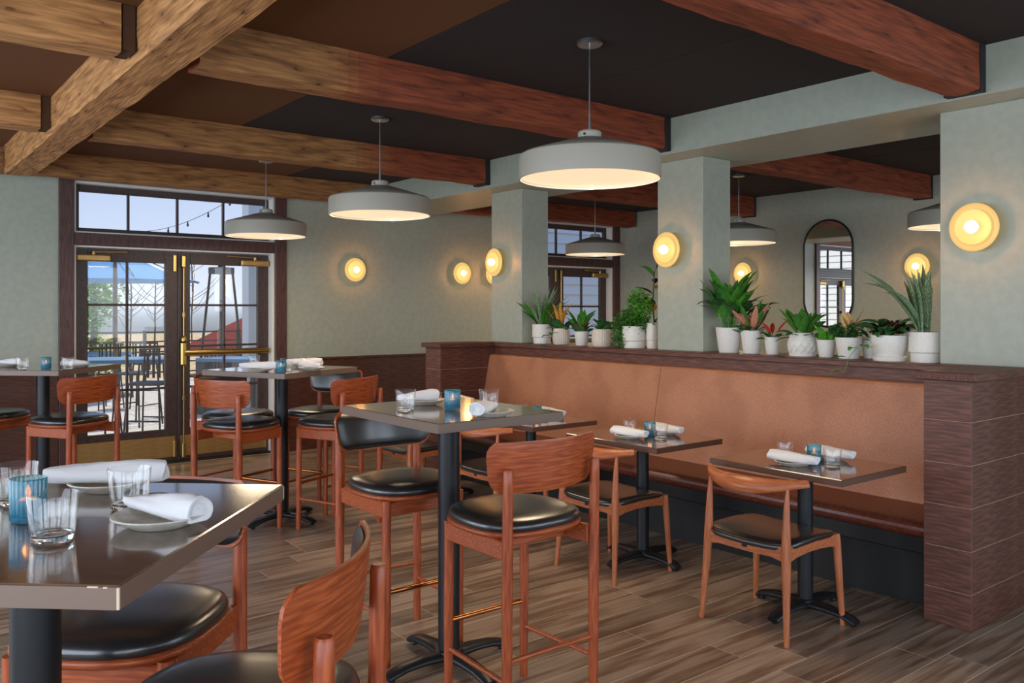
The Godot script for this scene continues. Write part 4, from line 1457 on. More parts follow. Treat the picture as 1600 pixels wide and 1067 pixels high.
func pot_part(o: Node3D, kind: String, r: float, h: float) -> void:
	var mb := MB.new()
	var mat: Material = M.pot_white
	match kind:
		"tier":          # straight pot whose upper part oversails a narrower foot
			mb.lathe([Vector2(0.0, 0), Vector2(r * 0.88, 0), Vector2(r * 0.90, h * 0.30), Vector2(r, h * 0.34), Vector2(r * 1.0, h), Vector2(r * 0.93, h), Vector2(r * 0.90, h * 0.86)], 40, Vector3.ZERO, 0, 0, 0.4)
		"taper":
			mb.lathe([Vector2(0.0, 0), Vector2(r * 0.74, 0), Vector2(r * 0.78, h * 0.14), Vector2(r * 0.80, h * 0.16), Vector2(r * 1.0, h * 0.97), Vector2(r * 0.97, h), Vector2(r * 0.90, h), Vector2(r * 0.86, h * 0.86)], 40, Vector3.ZERO, 0, 0, 0.4)
		"ribbed":
			mat = M.pot_cream
			mb.lathe([Vector2(0.0, 0), Vector2(r * 0.84, 0), Vector2(r * 0.97, h * 0.2), Vector2(r * 1.0, h * 0.45), Vector2(r * 0.96, h * 0.75), Vector2(r * 0.88, h * 0.96), Vector2(r * 0.82, h), Vector2(r * 0.78, h * 0.88)], 96, Vector3.ZERO, 24, r * 0.018, 0.7)
		"bowl":
			mb.lathe([Vector2(0.0, 0), Vector2(r * 0.90, 0), Vector2(r * 0.93, h * 0.16), Vector2(r * 0.78, h * 0.20), Vector2(r * 0.90, h * 0.45), Vector2(r * 1.0, h * 0.85), Vector2(r * 1.02, h), Vector2(r * 0.95, h), Vector2(r * 0.90, h * 0.86)], 48, Vector3.ZERO, 0, 0, 0.45)
		"diamond":
			mb.lathe([Vector2(0.0, 0), Vector2(r * 0.92, 0), Vector2(r * 0.92, h * 0.10), Vector2(r * 0.86, h * 0.12), Vector2(r * 0.98, h * 0.35), Vector2(r * 1.0, h * 0.6), Vector2(r * 0.86, h * 0.9), Vector2(r * 0.76, h), Vector2(r * 0.70, h), Vector2(r * 0.70, h * 0.86)], 48, Vector3.ZERO, 0, 0, 0.45)
	part(o, "pot", mb, mat)
	if kind == "diamond":                                  # crossing raised ridges
		mb = MB.new()
		for k in 14:
			for dir in [-1.0, 1.0]:
				var path := []
				var rad := []
				for j in 9:
					var t := j / 8.0
					var y := h * lerpf(0.14, 0.94, t)
					var rr := r * (0.87 + 0.13 * sin(PI * minf(t * 1.05 + 0.08, 1.0)))
					rr = rr if t < 0.75 else lerpf(rr, r * 0.82, (t - 0.75) * 4.0)
					var a: float = TAU * k / 14.0 + dir * t * 0.9
					path.append(Vector3(cos(a) * rr, y, sin(a) * rr))
					rad.append(0.0032)
				mb.tube(path, rad, 5, false)
		part(o, "raised_pattern", mb, mat)
	mb = MB.new()
	mb.lathe([Vector2(r * 0.74, h * 0.84), Vector2(r * 0.70, h * 0.90), Vector2(r * 0.4, h * 0.92), Vector2(0.0, h * 0.91)], 24)
	part(o, "soil", mb, M.soil)


# leaves fanned round a point: count, length, width, rise and bend ranges
func fan(o: Node3D, mat: Material, rng: RandomNumberGenerator, y: float, n: int, l: Vector2, w: Vector2, e0: Vector2, e1: Vector2, stalk: float, fold: float, shape: String, spread := 0.02, yaw0 := 0.0, yaw_span := TAU, called := "leaf") -> void:
	for i in n:
		var len := rng.randf_range(l.x, l.y)
		var a := rng.randf_range(e0.x, e0.y)
		var b := rng.randf_range(e1.x, e1.y)
		var m := leaf_mesh(len, rng.randf_range(w.x, w.y), a, b, stalk, fold, shape)
		var yaw := yaw0 + yaw_span * (i + rng.randf_range(-0.7, 0.7)) / n
		var reach := len * cos((a + b) * 0.5) + 0.02
		for k in 12:                                       # keep the blade out of the pillars
			var d := Vector3(0, 0, 1).rotated(Vector3.UP, yaw)
			if not (in_pillar(o.position + d * reach) or in_pillar(o.position + d * reach * 0.65)):
				break
			yaw = yaw0 + yaw_span * rng.randf()
		var d := Vector3(0, 0, 1).rotated(Vector3.UP, yaw)
		var roll := Basis(Vector3(0, sin(a), cos(a)), rng.randf_range(-0.55, 0.55))
		put(o, called, m, mat, Transform3D(Basis(Vector3.UP, yaw) * roll, Vector3(0, y - 0.02 * rng.randf(), 0) + d * spread * rng.randf()))


func in_pillar(p: Vector3) -> bool:
	if p.x < 4.82 or p.x > 5.22:
		return false
	return (p.z > -6.53 and p.z < -5.99) or (p.z > -4.42 and p.z < -3.90) or p.z > -2.30


# fine foliage nobody could count, gathered in one mesh
func tuft(o: Node3D, mat: Material, rng: RandomNumberGenerator, mid: Vector3, size: Vector3, n: int, leaf: Vector2, called := "foliage") -> void:
	var mb := MB.new()
	for i in n:
		var q := Vector3(rng.randfn(), rng.randfn(), rng.randfn()).limit_length(1.9) * 0.55
		var p := mid + q * size
		var a := rng.randf() * TAU
		var up := rng.randf_range(-0.6, 0.9)
		var d := Vector3(cos(a) * cos(up), sin(up), sin(a) * cos(up))
		var s := d.cross(Vector3(rng.randf() - 0.5, 1, rng.randf() - 0.5)).normalized()
		var l := rng.randf_range(leaf.x, leaf.y)
		var w := l * 0.33
		mb.quad(p, p + d * l * 0.5 + s * w, p + d * l, p + d * l * 0.5 - s * w)
	var f := part(o, called, mb, mat)
	f.set_meta("kind", "stuff")


func stem(o: Node3D, path: Array, r: float, mat: Material, called := "stem") -> void:
	var mb := MB.new()
	var rad := []
	for i in path.size():
		rad.append(lerpf(r, r * 0.6, float(i) / path.size()))
	mb.tube(path, rad, 7)
	part(o, called, mb, mat)


func plant_at(label: String, px: float, x: float, kind: String, wpx: float, hpx: float) -> Node3D:
	# wpx, hpx: the pot's size in the photograph, turned into metres at its own distance
	var p := at_x(px, 540.0, x)
	var depth := sin(YAW) * p.x - cos(YAW) * p.z
	var o := thing("potted_plant", label, "potted plant", Vector3(x, 1.205, p.z), 0.0, "potted plants on the ledge")
	pot_part(o, kind, wpx * 0.5 * depth / FOC, hpx * depth / FOC)
	o.set_meta("pot_h", hpx * depth / FOC)
	return o


func build_plants() -> void:
	var green := leafy("leaf_green", [rgb8(46, 104, 34), rgb8(70, 134, 48), rgb8(102, 164, 66)], 61)
	var deep := leafy("leaf_deep", [rgb8(34, 76, 40), rgb8(52, 102, 54), rgb8(84, 134, 76)], 62)
	var grey := leafy("leaf_sword", [rgb8(70, 100, 70), rgb8(112, 140, 104), rgb8(158, 178, 140)], 63)
	var lime := leafy("leaf_lime", [rgb8(58, 128, 36), rgb8(92, 166, 52), rgb8(130, 196, 76)], 64)
	var pink := leafy("leaf_pink", [rgb8(206, 110, 96), rgb8(224, 150, 130), rgb8(150, 120, 80)], 65)
	var red := leafy("leaf_red", [rgb8(170, 24, 28), rgb8(196, 44, 40), rgb8(210, 80, 60)], 66)
	var gold := leafy("leaf_gold", [rgb8(190, 118, 40), rgb8(216, 150, 62), rgb8(226, 180, 96)], 67)
	var cream := leafy("leaf_cream", [rgb8(200, 160, 90), rgb8(226, 204, 140), rgb8(206, 130, 100)], 68)
	var dark := leafy("leaf_dark", [rgb8(40, 24, 22), rgb8(62, 38, 30), rgb8(90, 56, 40)], 69)
	var rng := RandomNumberGenerator.new()
	rng.seed = 21
	var o: Node3D
	# --- between the far and middle pillars
	o = plant_at("grey-green sword plant with broad dark leaves in a two-step white pot by the far pillar", 847, 4.98, "tier", 31, 30)
	fan(o, grey, rng, 0.12, 16, Vector2(0.28, 0.46), Vector2(0.026, 0.036), Vector2(1.05, 1.5), Vector2(0.5, 1.3), 0.0, 0.22, "sword", 0.03)
	fan(o, green, rng, 0.12, 8, Vector2(0.28, 0.38), Vector2(0.055, 0.075), Vector2(0.8, 1.25), Vector2(0.1, 0.6), 0.2, 0.1, "broad", 0.02)
	o = plant_at("gold-tipped bromeliad over dark leaves in a ribbed pot with a trailing vine", 877, 4.97, "ribbed", 27, 25)
	fan(o, deep, rng, 0.12, 16, Vector2(0.10, 0.18), Vector2(0.06, 0.08), Vector2(0.5, 1.3), Vector2(-0.7, 0.6), 0.3, 0.08, "heart", 0.04)
	fan(o, gold, rng, 0.12, 9, Vector2(0.20, 0.30), Vector2(0.024, 0.034), Vector2(1.1, 1.5), Vector2(0.6, 1.2), 0.0, 0.2, "sword")
	vine(o, rng, Vector3(-0.05, 0.10, 0.03), Vector3(-0.235, -0.12, 0.05), deep, 4)
	o = plant_at("bromeliad with a red heart in a plain white pot", 909, 4.97, "taper", 24, 22)
	fan(o, deep, rng, 0.10, 12, Vector2(0.14, 0.22), Vector2(0.05, 0.065), Vector2(0.4, 1.2), Vector2(-0.9, 0.4), 0.15, 0.1, "broad", 0.03)
	fan(o, green, rng, 0.11, 10, Vector2(0.20, 0.28), Vector2(0.034, 0.045), Vector2(1.0, 1.4), Vector2(0.2, 0.9), 0.0, 0.15, "sword")
	fan(o, red, rng, 0.12, 8, Vector2(0.09, 0.13), Vector2(0.028, 0.04), Vector2(0.9, 1.4), Vector2(0.3, 0.9), 0.0, 0.15, "sword", 0.03)
	o = plant_at("low leafy plant in a round ribbed cream pot", 940, 4.96, "ribbed", 31, 27)
	fan(o, deep, rng, 0.13, 14, Vector2(0.10, 0.16), Vector2(0.04, 0.055), Vector2(0.6, 1.4), Vector2(-0.2, 0.9), 0.3, 0.1, "broad")
	o = plant_at("tall bright maidenhair fern spilling over a two-step pot", 991, 4.98, "tier", 38, 34)
	tuft(o, lime, rng, Vector3(0.0, 0.33, 0.06), Vector3(0.08, 0.13, 0.11), 1000, Vector2(0.022, 0.036))
	tuft(o, green, rng, Vector3(-0.01, 0.20, -0.03), Vector3(0.10, 0.10, 0.16), 1500, Vector2(0.020, 0.034))
	tuft(o, green, rng, Vector3(-0.085, 0.08, -0.08), Vector3(0.03, 0.10, 0.08), 500, Vector2(0.018, 0.03))
	o = plant_at("small sprout in a tall narrow white pot against the middle pillar", 1019, 5.02, "tier", 18, 40)
	fan(o, deep, rng, 0.17, 9, Vector2(0.06, 0.10), Vector2(0.03, 0.04), Vector2(0.5, 1.4), Vector2(-0.2, 0.8), 0.2, 0.1, "heart")
	o = plant_at("white pot hidden behind the fern", 957, 5.10, "taper", 22, 26)
	fan(o, green, rng, 0.10, 8, Vector2(0.10, 0.15), Vector2(0.04, 0.05), Vector2(0.5, 1.2), Vector2(-0.2, 0.5), 0.3, 0.1, "broad")
	o = plant_at("rubber plant with gold and brown leaves reaching up behind the middle pillar", 1024, 5.16, "taper", 22, 30)
	stem(o, [Vector3(0, 0.12, 0), Vector3(-0.01, 0.35, -0.02), Vector3(0.0, 0.62, -0.01)], 0.007, dark)
	for k in 8:
		var m := leaf_mesh(0.19, 0.085, rng.randf_range(0.3, 1.2), rng.randf_range(-0.2, 0.7), 0.15, 0.12, "broad")
		put(o, "leaf", m, [gold, dark, green, dark][k % 4], Transform3D(Basis(Vector3.UP, k * 2.4 + 2.6), Vector3(0, 0.28 + 0.047 * k, -0.01)))
	# --- between the middle and broad pillars
	o = plant_at("large peace lily with many glossy leaves in a white pot", 1139, 4.98, "taper", 41, 39)
	fan(o, green, rng, 0.15, 11, Vector2(0.36, 0.52), Vector2(0.065, 0.09), Vector2(1.3, 1.54), Vector2(0.5, 1.3), 0.48, 0.10, "broad", 0.05)
	fan(o, green, rng, 0.15, 18, Vector2(0.28, 0.46), Vector2(0.065, 0.09), Vector2(1.2, 1.5), Vector2(-0.3, 0.8), 0.45, 0.10, "broad", 0.05)
	fan(o, deep, rng, 0.15, 20, Vector2(0.28, 0.42), Vector2(0.06, 0.085), Vector2(1.1, 1.45), Vector2(-0.9, 0.1), 0.45, 0.10, "broad", 0.05)
	fan(o, lime, rng, 0.15, 8, Vector2(0.30, 0.46), Vector2(0.06, 0.08), Vector2(1.25, 1.5), Vector2(0.2, 1.0), 0.46, 0.10, "broad", 0.05)
	fan(o, deep, rng, 0.15, 9, Vector2(0.34, 0.44), Vector2(0.06, 0.085), Vector2(1.25, 1.5), Vector2(0.2, 0.9), 0.46, 0.10, "broad", 0.05, 3.6, 1.6)
	fan(o, lime, rng, 0.14, 10, Vector2(0.16, 0.24), Vector2(0.02, 0.03), Vector2(1.2, 1.5), Vector2(1.0, 1.4), 0.6, 0.10, "broad", 0.05)
	o = plant_at("pink-leaved aglaonema in a white pot beside the peace lily", 1174, 4.99, "taper", 33, 36)
	fan(o, pink, rng, 0.15, 12, Vector2(0.14, 0.25), Vector2(0.042, 0.058), Vector2(0.7, 1.45), Vector2(0.2, 1.2), 0.2, 0.12, "broad", 0.03)
	fan(o, green, rng, 0.15, 9, Vector2(0.16, 0.27), Vector2(0.045, 0.06), Vector2(0.9, 1.45), Vector2(0.0, 0.9), 0.3, 0.12, "broad", 0.03)
	fan(o, deep, rng, 0.14, 12, Vector2(0.10, 0.16), Vector2(0.045, 0.06), Vector2(0.3, 1.0), Vector2(-0.6, 0.5), 0.2, 0.12, "broad", 0.03)
	fan(o, deep, rng, 0.15, 4, Vector2(0.28, 0.36), Vector2(0.045, 0.06), Vector2(1.1, 1.4), Vector2(-1.0, -0.3), 0.35, 0.15, "broad", 0.02, 0.6, 2.6)
	o = plant_at("small plant with red new leaves in a small white pot", 1207, 5.00, "taper", 25, 27)
	fan(o, deep, rng, 0.10, 9, Vector2(0.09, 0.14), Vector2(0.035, 0.045), Vector2(0.3, 1.1), Vector2(-0.5, 0.3), 0.2, 0.12, "broad")
	fan(o, red, rng, 0.11, 4, Vector2(0.12, 0.17), Vector2(0.028, 0.036), Vector2(0.9, 1.4), Vector2(0.2, 0.8), 0.3, 0.15, "broad")
	o = plant_at("broad-leaved green plant in a diamond-patterned round pot", 1254, 4.99, "diamond", 44, 36)
	fan(o, green, rng, 0.14, 15, Vector2(0.16, 0.23), Vector2(0.055, 0.07), Vector2(0.8, 1.5), Vector2(0.0, 1.2), 0.2, 0.12, "broad", 0.04)
	fan(o, deep, rng, 0.12, 8, Vector2(0.14, 0.19), Vector2(0.05, 0.06), Vector2(0.2, 0.8), Vector2(-0.9, 0.0), 0.25, 0.12, "broad", 0.04)
	o = plant_at("bright green seedling in a small square-shouldered white pot", 1291, 4.98, "taper", 29, 27)
	fan(o, lime, rng, 0.10, 10, Vector2(0.10, 0.15), Vector2(0.045, 0.055), Vector2(0.6, 1.4), Vector2(0.0, 0.9), 0.2, 0.1, "broad")
	o = plant_at("variegated cream rubber plant above a dark fern in a white pot", 1326, 4.95, "taper", 40, 33)
	fan(o, cream, rng, 0.14, 5, Vector2(0.15, 0.21), Vector2(0.055, 0.07), Vector2(0.9, 1.4), Vector2(0.6, 1.2), 0.15, 0.14, "broad", 0.02)
	tuft(o, deep, rng, Vector3(0, 0.17, -0.02), Vector3(0.07, 0.045, 0.10), 620, Vector2(0.02, 0.032))
	o = plant_at("white pot with green leaves behind the wide bowl", 1362, 5.08, "taper", 30, 32)
	fan(o, deep, rng, 0.11, 10, Vector2(0.10, 0.15), Vector2(0.035, 0.05), Vector2(0.4, 1.2), Vector2(-0.3, 0.5), 0.2, 0.12, "broad")
	o = plant_at("dark fern and green peperomia in a wide white bowl with a saucer", 1390, 4.93, "bowl", 54, 40)
	tuft(o, dark, rng, Vector3(0.05, 0.19, -0.03), Vector3(0.06, 0.04, 0.11), 560, Vector2(0.025, 0.04))
	fan(o, deep, rng, 0.16, 20, Vector2(0.14, 0.22), Vector2(0.065, 0.085), Vector2(0.4, 1.1), Vector2(-1.4, -0.3), 0.25, 0.12, "heart", 0.06)
	vine(o, rng, Vector3(-0.09, 0.08, -0.06), Vector3(-0.235, -0.07, -0.16), lime, 4)
	o = plant_at("large snake plant with long striped leaves in a broad two-step pot", 1448, 4.96, "tier", 52, 47)
	fan(o, grey, rng, 0.15, 9, Vector2(0.30, 0.46), Vector2(0.040, 0.058), Vector2(1.25, 1.52), Vector2(0.9, 1.4), 0.0, 0.22, "sword", 0.06, 2.0, 3.6)
	fan(o, grey, rng, 0.15, 5, Vector2(0.26, 0.42), Vector2(0.036, 0.05), Vector2(1.46, 1.55), Vector2(1.35, 1.5), 0.0, 0.22, "sword", 0.05)
	fan(o, grey, rng, 0.15, 6, Vector2(0.42, 0.58), Vector2(0.036, 0.048), Vector2(1.0, 1.3), Vector2(-0.1, 0.6), 0.0, 0.22, "sword", 0.05, 3.4, 1.3)
	for c in get_children():
		if c.has_meta("pot_h"):
			c.remove_meta("pot_h")


func vine(o: Node3D, rng: RandomNumberGenerator, from: Vector3, to: Vector3, mat: Material, n: int) -> void:
	var path := []
	for i in 9:
		var t := i / 8.0
		var p := from.lerp(to, t)
		p.y = from.y + (to.y - from.y) * t * t + 0.03 * sin(t * PI)
		if t < 0.8:
			p.x = lerpf(from.x, to.x, minf(t * 1.25, 1.0))
		path.append(p)
	stem(o, path, 0.0022, mat, "vine_stem")
	for k in n:
		var p: Vector3 = path[3 + k * 5 / maxi(n - 1, 1)]
		put(o, "leaf", leaf_mesh(0.085, 0.05, 0.3, -0.9, 0.2, 0.12, "heart"), mat, Transform3D(Basis(Vector3.UP, -PI / 2 + rng.randf_range(-1.2, 1.2)), p))


# ------------------------------------------------------------------ wall mirror
func build_wall_mirror() -> void:
	var o := thing("wall_mirror", "pill-shaped mirror with a thin black frame on the far room's wall", "mirror", Vector3(X2 - 0.002, 1.92, -5.285))
	var hw := 0.300
	var hh := 0.60
	var ring := []
	for i in 48:
		var a := TAU * (i + 0.5) / 48
		ring.append(Vector2(cos(a) * hw, sin(a) * hw + signf(sin(a)) * (hh - hw)))
	var mb := MB.new()
	mb.xf = Transform3D(Basis(Vector3.UP, -PI / 2), Vector3.ZERO)
	mb.prism(ring, 0.004, 0.012)
	part(o, "mirror_glass", mb, M.mirror_glass)
	mb = MB.new()
	mb.xf = Transform3D(Basis(Vector3.UP, -PI / 2), Vector3.ZERO)
	var path := []
	var rad := []
	for i in 49:
		var q: Vector2 = ring[i % 48]
		path.append(Vector3(q.x, q.y, 0.013))
		rad.append(0.011)
	mb.tube(path, rad, 8, false)
	part(o, "frame", mb, M.black_metal)


# ------------------------------------------------------------------ patio beyond the glass
func spot(px: float, depth: float, y := 0.0) -> Vector3:
	var d := ray(px, 484.0)
	return Vector3(d.x * depth, y, d.z * depth)


func siding(called: String, label: String, lo: Vector3, hi: Vector3, side: Vector3) -> void:
	# clapboard wall: a core and lapped boards on the face that looks along side
	var o := thing(called, label, "building", Vector3(lo.x, 0, lo.z))
	var sz := hi - lo
	var mb := MB.new()
	mb.span(Vector3(0.05, lo.y, 0.05), sz - Vector3(0.05, -lo.y, 0.05))
	part(o, "wall_core", mb, M.siding_white)
	var n := int((hi.y - lo.y) / 0.17)
	for i in n:
		var y := lo.y + i * 0.17
		mb = MB.new()
		if side.z > 0:
			mb.xf = Transform3D(Basis(Vector3.UP, PI / 2), Vector3(sz.x * 0.5, 0, 0))
			mb.prism([Vector2(-sz.z - 0.022, y), Vector2(-sz.z + 0.06, y), Vector2(-sz.z + 0.06, y + 0.17), Vector2(-sz.z + 0.004, y + 0.17)], -sz.x * 0.5, sz.x * 0.5)
		else:
			mb.prism([Vector2(sz.x + 0.022, y), Vector2(sz.x - 0.06, y), Vector2(sz.x - 0.06, y + 0.17), Vector2(sz.x - 0.004, y + 0.17)], 0, sz.z)
		part(o, "clapboard", mb, M.siding_white)
	mb = MB.new()
	for c in [Vector2(0.06, sz.z - 0.04), Vector2(sz.x - 0.06, sz.z - 0.04)]:
		mb.box(Vector3(c.x, (lo.y + hi.y) * 0.5, c.y), Vector3(0.14, hi.y - lo.y, 0.14), 0.004)
	part(o, "corner_board", mb, M.siding_white)


func build_outside() -> void:
	flat_mat("siding_white", rgb8(214, 220, 226), 0.6)
	grain("paving", [rgb8(168, 164, 160), rgb8(190, 186, 182), rgb8(206, 202, 198)], Vector3(1, 1, 1), 0.85, 71, 0.03, 0.0, true)
	flat_mat("patio_blue", rgb8(96, 138, 176), 0.4)
	flat_mat("umbrella_blue", rgb8(92, 150, 200), 0.8).backlight_enabled = true
	M.umbrella_blue.backlight = Color(0.4, 0.5, 0.6)
	flat_mat("patio_metal", rgb8(58, 66, 76), 0.5, 0.3)
	flat_mat("roof_red", rgb8(176, 60, 58), 0.7)
	grain("bark", [rgb8(70, 56, 44), rgb8(96, 80, 64), rgb8(120, 102, 84)], Vector3(6, 1, 6), 0.9, 72)
	leafy("needle_green", [rgb8(70, 120, 40), rgb8(120, 168, 58), rgb8(168, 200, 84)], 73)
	grain("dry_grass", [rgb8(150, 130, 96), rgb8(186, 164, 124), rgb8(204, 186, 150)], Vector3(0.3, 0.3, 0.3), 0.95, 74, 0.02, 0.0, true)
	var rng := RandomNumberGenerator.new()
	rng.seed = 5
	var mb := MB.new()
	mb.span(Vector3(-30, -0.5, -60), Vector3(40, -0.11, -8.8))
	struct("ground_slab", mb, M.dry_grass, "dry ground beyond the patio", "ground")
	mb = MB.new()
	mb.span(Vector3(-4, -0.11, -20), Vector3(14, -0.075, -8.8))
	var pv := struct("patio_paving", mb, M.dry_grass, "pale paving of the patio outside the doors", "paving")
	var slab := MB.new()
	slab.box(Vector3.ZERO, Vector3(0.594, 0.05, 0.594), 0.006)
	var sm := slab.mesh()
	for i in 14:
		for j in 18:
			put(pv, "paver", sm, M.paving, Transform3D(Basis.IDENTITY, Vector3(-0.6 + i * 0.6, -0.055, -9.12 - j * 0.6)))
	siding("siding_building", "white clapboard wing of the building right of the patio", Vector3(4.05, -0.1, -11.0), Vector3(12.5, 6.0, -10.6), Vector3(0, 0, 1))
	siding("siding_building", "white clapboard house left of the patio", Vector3(-6.0, -0.1, -24.0), Vector3(-3.4, 6.0, -10.0), Vector3(1, 0, 0))

	# umbrella
	var p := spot(178, 15.0, -0.03)
	var o := thing("patio_umbrella", "blue patio umbrella on a grey pole outside the left door leaf", "umbrella", p)
	mb = MB.new()
	mb.lathe([Vector2(0.0, 0.0), Vector2(0.28, 0.0), Vector2(0.28, 0.05), Vector2(0.06, 0.09), Vector2(0.05, 0.35), Vector2(0.0, 0.36)], 24)
	part(o, "base", mb, M.patio_metal)
	mb = MB.new()
	mb.tube([Vector3(0, 0.05, 0), Vector3(0, 2.75, 0)], [0.022, 0.02], 12)
	part(o, "pole", mb, M.patio_metal)
	for k in 8:
		mb = MB.new()
		var a0 := TAU * k / 8.0
		var a1 := TAU * (k + 1) / 8.0
		var top := Vector3(0, 2.72, 0)
		mb.sheet(6, 6, func(u, w):
			var a := lerpf(a0, a1, u)
			var rim := Vector3(cos(a), 0, sin(a)) * 1.5 * (1.0 - 0.06 * sin(PI * u))
			return top.lerp(Vector3(rim.x, 2.05, rim.z), w) + Vector3(0, -0.10 * sin(PI * w), 0), 0.004)
		var pa := part(o, "canopy_panel", mb, M.umbrella_blue)
		mb = MB.new()
		mb.tube([top + Vector3(0, -0.03, 0), Vector3(cos(a0) * 1.48, 2.03, sin(a0) * 1.48)], [0.008, 0.008], 6)
		part(pa, "rib", mb, M.patio_metal)
	# tables
	patio_table("blue bar-height patio table outside the left door leaf", spot(196, 10.3), 1.25, 0.75, 0.95, 0.25)
	patio_table("blue patio table outside the right door leaf", spot(376, 9.95), 0.8, 0.6, 0.98, -0.3)
	patio_table("blue patio table far behind the left door leaf", spot(150, 14.5), 1.1, 0.75, 0.80, 0.1)
	var first: Node3D = null
	var seats := [[spot(236, 9.75), 2.4, "black metal patio stool beside the blue table by the left leaf"], [spot(148, 9.5), -2.2, "black metal patio stool seen through the left leaf's lower panes"], [spot(215, 11.3), 0.6, "black metal patio stool behind the blue table by the left leaf"], [spot(318, 10.9), 2.0, "black metal patio stool seen through the right leaf"], [spot(160, 13.2), 0.4, "black metal patio stool near the umbrella pole"], [spot(232, 13.4), -0.5, "black metal patio stool before the railing"]]
	for a in seats:
		if first == null:
			first = patio_stool(a[2], a[0], a[1])
		else:
			again(first, a[0] + Vector3(0, -0.03, 0), a[1], a[2], "metal patio stools")
	# pyramid heater
	p = spot(346, 12.6, -0.03)
	o = thing("patio_heater", "pyramid patio heater with four black legs outside the right door leaf", "heater", p, 0.5)
	mb = MB.new()
	mb.box(Vector3(0, 0.42, 0), Vector3(0.52, 0.82, 0.52), 0.01)
	part(o, "base_box", mb, M.patio_metal)
	for sx in [-1, 1]:
		for sz in [-1, 1]:
			mb = MB.new()
			mb.tube([Vector3(sx * 0.26, 0.0, sz * 0.26), Vector3(sx * 0.11, 2.12, sz * 0.11)], [0.022, 0.018], 6)
			part(o, "leg", mb, M.black_metal)
	mb = MB.new()
	mb.tube([Vector3(0, 0.83, 0), Vector3(0, 2.1, 0)], [0.06, 0.06], 14)
	part(o, "glass_tube", mb, M.tumbler_glass)
	mb = MB.new()
	mb.box(Vector3(0, 2.12, 0), Vector3(0.27, 0.10, 0.27), 0.01)
	mb.box(Vector3(0, 2.28, 0), Vector3(0.62, 0.03, 0.62), 0.008)
	mb.tube([Vector3(0, 2.15, 0), Vector3(0, 2.28, 0)], [0.05, 0.05], 8)
	part(o, "cap", mb, M.patio_metal)
	# railing
	o = thing("patio_railing", "black metal railing at the edge of the patio", "railing", Vector3(5, -0.03, -19.0))
	for i in 9:
		mb = MB.new()
		mb.box(Vector3(-8 + i * 2.0, 0.55, 0), Vector3(0.06, 1.1, 0.06), 0.004)
		part(o, "post", mb, M.black_metal)
	for y in [0.2, 0.42, 0.64, 0.86, 1.06]:
		mb = MB.new()
		mb.box(Vector3(0, y, 0), Vector3(16, 0.03, 0.03), 0.003)
		part(o, "rail", mb, M.black_metal)
	# red-roofed shed
	p = spot(420, 33.0, -0.1)
	o = thing("red_roof_shed", "distant building with a red gable roof behind the heater", "building", p, -YAW)
	mb = MB.new()
	mb.box(Vector3(0.5, -0.6, 0), Vector3(6.5, 1.0, 6), 0.0)
	part(o, "wall_core", mb, M.siding_white)
	mb = MB.new()
	mb.prism([Vector2(-3.6, -0.4), Vector2(1.6, 2.1), Vector2(6.8, -0.4)], -3.2, 3.2)
	part(o, "roof", mb, M.roof_red)
	# trees
	p = spot(140, 18.0, -0.1)
	o = thing("pine_tree", "bright green pine outside the left door leaf", "tree", p)
	stem(o, [Vector3.ZERO, Vector3(0.1, 1.2, 0), Vector3(0, 3.0, 0.1)], 0.08, M.bark, "trunk")
	for k in 9:
		tuft(o, M.needle_green, rng, Vector3(rng.randf_range(-0.35, 0.35), 0.4 + k * 0.26, rng.randf_range(-0.4, 0.4)), Vector3(0.50, 0.30, 0.50), 420, Vector2(0.07, 0.15), "needles")
	for a in [[203, 30.0, 2.6, "thin leafless tree seen beside the umbrella pole"], [241, 34.0, 3.0, "leafless tree seen beside the doors' meeting stiles"], [300, 36.0, 4.0, "tall leafless tree between the push bar's leaf and the heater"]]:
		bare_tree(spot(a[0], a[1], -0.1), a[2], rng, a[3])
	# string of bulbs across the patio
	o = thing("string_lights", "thin cord with small dark bulbs strung across the patio", "string lights", Vector3.ZERO)
	var a := at_z(180, 362, -14.0)
	var b := Vector3(4.08, 3.05, -10.8)
	var path := []
	var rad := []
	for i in 21:
		var t := i / 20.0
		path.append(a.lerp(b, t) + Vector3(0, -0.18 * sin(PI * t), 0))
		rad.append(0.004)
	mb = MB.new()
	mb.tube(path, rad, 5)
	part(o, "cord", mb, M.black_metal)
	mb = MB.new()
	mb.tube([Vector3(a.x, -0.1, a.z), a], [0.04, 0.03], 8)
	part(o, "pole", mb, M.bark)
	for i in [3, 6, 9, 12, 15, 18]:
		mb = MB.new()
		mb.lathe([Vector2(0.0, -0.075), Vector2(0.014, -0.065), Vector2(0.016, -0.045), Vector2(0.009, -0.025), Vector2(0.009, 0.0)], 10, path[i])
		part(o, "bulb", mb, M.black_metal)


func patio_table(label: String, at: Vector3, w: float, d: float, h: float, turn: float) -> void:
	var o := thing("patio_table", label, "patio table", at + Vector3(0, -0.03, 0), turn - YAW, "blue patio tables")
	var mb := MB.new()
	mb.box(Vector3(0, h - 0.02, 0), Vector3(w, 0.04, d), 0.006)
	part(o, "table_top", mb, M.patio_blue)
	for sx in [-1, 1]:
		for sz in [-1, 1]:
			mb = MB.new()
			mb.tube([Vector3(sx * (w * 0.5 - 0.06), 0, sz * (d * 0.5 - 0.06)), Vector3(sx * (w * 0.5 - 0.09), h - 0.04, sz * (d * 0.5 - 0.09))], [0.028, 0.034], 8)
			part(o, "leg", mb, M.patio_metal)
	mb = MB.new()
	for sx in [-1, 1]:
		mb.tube([Vector3(sx * (w * 0.5 - 0.08), 0.25, -d * 0.5 + 0.08), Vector3(sx * (w * 0.5 - 0.08), 0.25, d * 0.5 - 0.08)], [0.014, 0.014], 6)
	part(o, "stretcher", mb, M.patio_metal)


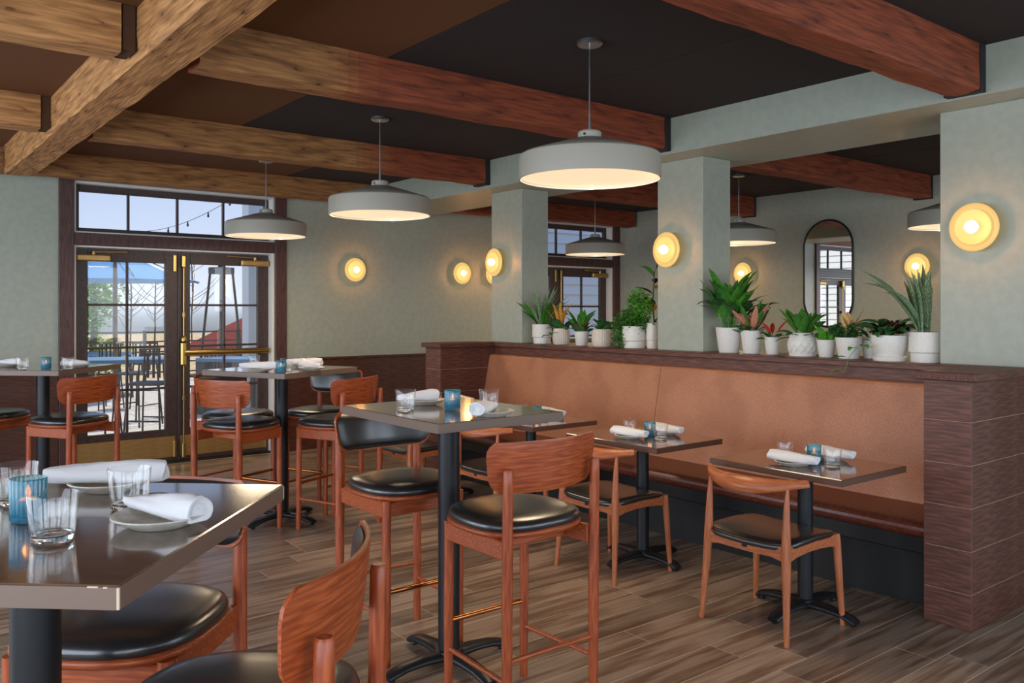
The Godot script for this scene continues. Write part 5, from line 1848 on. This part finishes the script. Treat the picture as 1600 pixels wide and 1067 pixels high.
func patio_stool(label: String, at: Vector3, turn: float) -> Node3D:
	var o := thing("patio_stool", label, "patio stool", at + Vector3(0, -0.03, 0), turn, "metal patio stools")
	var mb: MB
	for sx in [-1, 1]:
		for sz in [-1, 1]:
			mb = MB.new()
			var up := 1.02 if sz > 0 else 0.68
			mb.tube([Vector3(sx * 0.22, 0, sz * 0.22), Vector3(sx * 0.18, 0.68, sz * 0.17), Vector3(sx * 0.18, up + 0.001, sz * 0.2)], [0.012, 0.012, 0.012], 6)
			part(o, "leg", mb, M.black_metal)
	mb = MB.new()
	mb.stack(super_outline(0.21, 0.2, 4.0, 24), [[0.95, 0.68], [1.0, 0.69], [1.0, 0.70], [0.9, 0.712]], Vector3.ZERO)
	part(o, "seat", mb, M.patio_metal)
	for k in 5:
		mb = MB.new()
		mb.box(Vector3((k - 2) * 0.07, 0.88, 0.195), Vector3(0.03, 0.28, 0.012), 0.003)
		part(o, "back_slat", mb, M.black_metal)
	mb = MB.new()
	mb.tube([Vector3(-0.19, 1.02, 0.2), Vector3(0.19, 1.02, 0.2)], [0.013, 0.013], 6)
	part(o, "back_rail", mb, M.black_metal)
	for s in [-1, 1]:
		mb = MB.new()
		mb.tube([Vector3(-0.21, 0.28, s * 0.205), Vector3(0.21, 0.28, s * 0.205)], [0.009, 0.009], 6)
		part(o, "stretcher", mb, M.black_metal)
	return o


func bare_tree(at: Vector3, h: float, rng: RandomNumberGenerator, label: String) -> void:
	var o := thing("bare_tree", label, "tree", at, rng.randf() * TAU, "leafless trees beyond the railing")
	stem(o, [Vector3.ZERO, Vector3(0.05, h * 0.3, 0), Vector3(0.0, h * 0.6, 0.05), Vector3(0.08, h, 0)], 0.035, M.bark, "trunk")
	for k in 16:
		var y := h * rng.randf_range(0.3, 0.85)
		var a := rng.randf() * TAU
		var l := h * rng.randf_range(0.2, 0.38)
		var d := Vector3(cos(a), 0, sin(a))
		stem(o, [Vector3(0.02, y, 0.02), d * l * 0.5 + Vector3(0, y + l * 0.35, 0), d * l * 0.9 + Vector3(0, y + l * 0.8, 0)], 0.012, M.bark, "branch")
